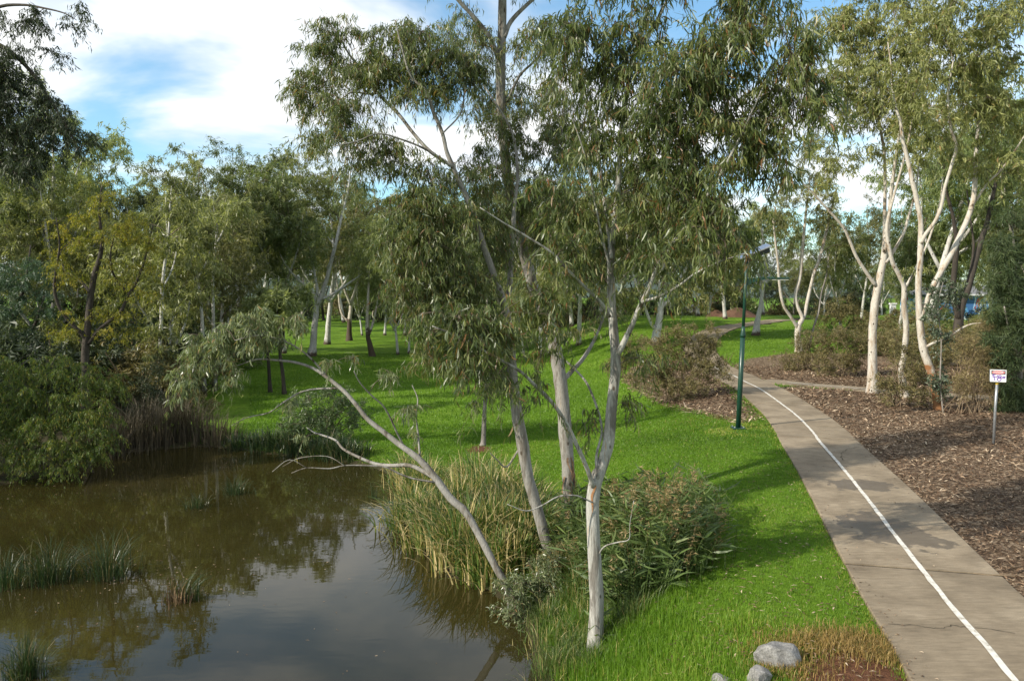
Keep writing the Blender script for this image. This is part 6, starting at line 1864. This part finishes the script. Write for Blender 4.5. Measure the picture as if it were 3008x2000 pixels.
import bmesh


def boulder(px, py, sx, sy, sz, seed, label, rot=0.0):
    r = rg(seed)
    p = gpos(px, py)
    bm = bmesh.new(); bmesh.ops.create_icosphere(bm, subdivisions=4, radius=1.0)
    cuts = [(norm(r.normal(size=3) + np.array([0, 0, .2])), r.uniform(.55, .85)) for _ in range(11)]
    for v_ in bm.verts:
        c = np.array(v_.co)
        for n_, d_ in cuts:
            e = c @ n_ - d_
            if e > 0: c = c - n_ * e * .92
        c = c * (1 + .03 * math.sin(c[0] * 7 + seed) * math.sin(c[1] * 6) + .02 * math.sin(c[2] * 13 + c[0] * 9))
        v_.co = c * np.array([sx, sy, sz])
    me = bpy.data.meshes.new('boulder'); bm.to_mesh(me); bm.free()
    me.materials.append(gm_)
    o = bpy.data.objects.new('boulder', me); COL.objects.link(o)
    o.location = (p[0], p[1], p[2] + sz * .22); o.rotation_euler = (0, 0, rot)
    return tag(o, label, 'rock')


boulder(2282, 1945, .30, .26, .24, 1, 'pale grey granite boulder between the lawn and the bare soil', .3)
boulder(2228, 2015, .18, .17, .18, 5, 'darker brown grey boulder half hidden beside the pale one', 1.0)
boulder(2118, 2012, .13, .12, .10, 9, 'small grey stone poking out of the grass', 2.0)

# ------------------------------------------------------------------ houses and soil heaps beyond the rise
M['roof'] = plain('grey_roof', (.15, .15, .155), .7, var=.15, scale=2)
M['roof_tile'] = plain('tile_roof', (.22, .15, .12), .8, var=.2, scale=3)
M['cream_wall'] = plain('cream_wall', (.60, .55, .46), .8, var=.08, scale=1)
M['glass'] = plain('window_glass', (.03, .04, .05), .08, spec=.6)
M['soil'] = plain('red_soil', (.105, .062, .042), .95, spec=.05, var=.3, scale=1.5)
mm_, t, b, l = new_mat('mural_paint')
tc_ = nd(t, 'ShaderNodeTexCoord')
n1 = nd(t, 'ShaderNodeTexNoise', ins={'Scale': .55, 'Detail': 2, 'Distortion': 1.2}); l(tc_.outputs['Object'], n1.inputs['Vector'])
r1 = ramp(t, [(.3, (.04, .13, .32)), (.46, (.10, .30, .55)), (.5, (.55, .6, .66)), (.56, (.08, .26, .52)), (.62, (.42, .10, .09)), (.68, (.06, .12, .30))], 'CONSTANT'); l(n1.outputs['Fac'], r1.inputs[0]); l(r1.outputs[0], b.inputs['Base Color'])
b.inputs['Roughness'].default_value = .7


def house(label, px, Y, w, d, wall_h, roof_h, wallm, roofm, topz, rot=0.0, windows=True):
    x = (px - CX) / F * Y
    g = hz(x, Y)
    wall_h = max(2.4, topz - roof_h - g)
    root = empty('house', (x, Y, g)); root.rotation_euler = (0, 0, rot); tag(root, label, 'house')
    mb = MB(); mb.box((0, 0, wall_h / 2 - .3), (w, d, wall_h + .6)); mb.obj('wall', wallm, root, smooth=False)
    o = .5; V = [(-w / 2 - o, -d / 2 - o, wall_h), (w / 2 + o, -d / 2 - o, wall_h), (w / 2 + o, d / 2 + o, wall_h), (-w / 2 - o, d / 2 + o, wall_h), (-w / 2 + d * .35, 0, wall_h + roof_h), (w / 2 - d * .35, 0, wall_h + roof_h)]
    mb = MB(); mb.add(V, [(3, 0, 4), (1, 2, 5)], [(0, 1, 5, 4), (2, 3, 4, 5), (3, 2, 1, 0)]); mb.obj('roof', roofm, root, smooth=False)
    mb = MB(); mb.box((0, -d / 2 - o - .06, wall_h - .02), (w + 2 * o, .10, .16)); mb.obj('gutter', M['white'], root, smooth=False)
    if windows:
        for k in range(int(w // 3.2)):
            xx = -w / 2 + 1.8 + k * 3.2
            mb = MB(); mb.box((xx, -d / 2 - .02, wall_h - 1.15), (1.5, .06, 1.1)); wo_ = mb.obj('window', M['white'], root, smooth=False)
            mb = MB(); mb.box((xx, -d / 2 - .06, wall_h - 1.15), (1.36, .03, .96)); mb.obj('pane', M['glass'], wo_, smooth=False)
    return root


house('low grey roofed house peeping over the grassy rise', 2480, 122, 11, 8, 3, 1.6, M['cream_wall'], M['roof'], 1.7)
house('long flat grey roofed building right of the low grey house', 2600, 128, 9, 7, 3, 1.2, M['cream_wall'], M['roof'], 1.2)
house('blue mural painted building with red edged grey roof behind dark trunks', 2810, 82, 9, 6, 3, 1.0, mm_, M['roof'], 1.3, windows=False)
house('pale house glimpsed left of the lamp post among trees', 2095, 128, 10, 8, 3, 1.6, M['white'], M['roof'], 3.6)
x = (2622 - CX) / F * 118
mb = MB(); g = hz(x, 118); mb.box((0, 0, 2.3), (.75, .6, 4.6), bev=.05); mb.box((0, 0, 4.7), (.95, .8, .25), bev=.04)
o = mb.obj('white_pillar', M['white'], smooth=False, loc=(x, 118, g)); tag(o, 'slim white pillar standing beyond the grassy rise', 'pillar')


def heap(px, Y, w, h, seed, label):
    r = rg(seed); base = gx(px, Y)
    mb = MB(); nr, na = 8, 28
    V = [(0, 0, h)]
    for i_ in range(1, nr + 1):
        t_ = i_ / nr
        for j_ in range(na):
            a = j_ * 2 * math.pi / na
            k_ = 1 + .12 * math.sin(3 * a + seed) + .06 * math.sin(7 * a)
            V.append((math.cos(a) * w * t_ * k_, math.sin(a) * w * .7 * t_ * k_, h * (math.cos(t_ * math.pi) * .5 + .5) - .12 * t_ + r.normal() * .04))
    F3 = [(0, 1 + j_, 1 + (j_ + 1) % na) for j_ in range(na)]
    F4 = [(1 + i_ * na + j_, 1 + (i_ + 1) * na + j_, 1 + (i_ + 1) * na + (j_ + 1) % na, 1 + i_ * na + (j_ + 1) % na) for i_ in range(nr - 1) for j_ in range(na)]
    mb.add(V, F3, F4)
    tag(mb.obj('soil_heap', M['soil'], loc=base), label, 'mound')


heap(2165, 84, 2.8, 1.0, 1, 'wide low red soil heap on top of the rise')
heap(2105, 86, 1.6, .7, 4, 'smaller red soil heap beside the wide one')

# fallen sticks on the mulch
for n_, (px, py, ln, a, lab) in enumerate([(2975, 1700, 1.1, 2.9, 'long reddish stick lying across the mulch by the path edge'), (2800, 1275, .8, 1.9, 'pale dead stick on the mulch in front of the warning box'), (2600, 1185, 1.3, .2, 'grey fallen branch on the mulch beside the corner gum')]):
    p = gpos(px, py); r = rg(700 + n_)
    d = np.array([math.cos(a), math.sin(a), 0])
    t_ = np.linspace(-.5, .5, 7)
    P = d * (t_ * ln)[:, None] + r.normal(size=(7, 3)) * np.array([.02, .02, .006]) + np.array([0, 0, .035])
    P[:, 2] += hgt(p[0] + P[:, 0], p[1] + P[:, 1]) - p[2]
    mb = MB(); mb.tube(P, np.linspace(.016, .006, 7), 6, .1, cap=True, rng=r)
    tag(mb.obj('fallen_stick', M['twig_dry'], loc=p), lab, 'stick')

# leaves and scum afloat on the pond
n = 420
P = np.stack([RNG.uniform(-17, 2, n), RNG.uniform(11, 28, n)], 1)
P = np.vstack([P, np.stack([RNG.normal(-8.3, 1.6, 160), RNG.normal(16.2, .7, 160)], 1)])
P = P[inside(P, POND)]; n = len(P)
az = RNG.uniform(0, 2 * math.pi, n)
D = np.stack([np.cos(az), np.sin(az), np.zeros(n)], 1); S_ = np.stack([-np.sin(az), np.cos(az), np.zeros(n)], 1)
L = (.03 + .07 * RNG.random(n) ** 2)[:, None]; W = (.012 + .012 * RNG.random(n))[:, None]
B = np.column_stack([P, np.full(n, WATER + .004)]); mid = B + D * L * .5 + S_ * L * .12
mb = MB(); mb.add(np.stack([B, mid + S_ * W * .5, B + D * L, mid - S_ * W * .5], 1), None, np.arange(n)[:, None] * 4 + np.array([[0, 1, 2, 3]]), np.repeat(RNG.beta(2, 1.6, n), 4))
tag(mb.obj('floating_leaves', M['chip'], smooth=False), 'small pale leaves floating on the pond', 'leaves', kind='stuff')
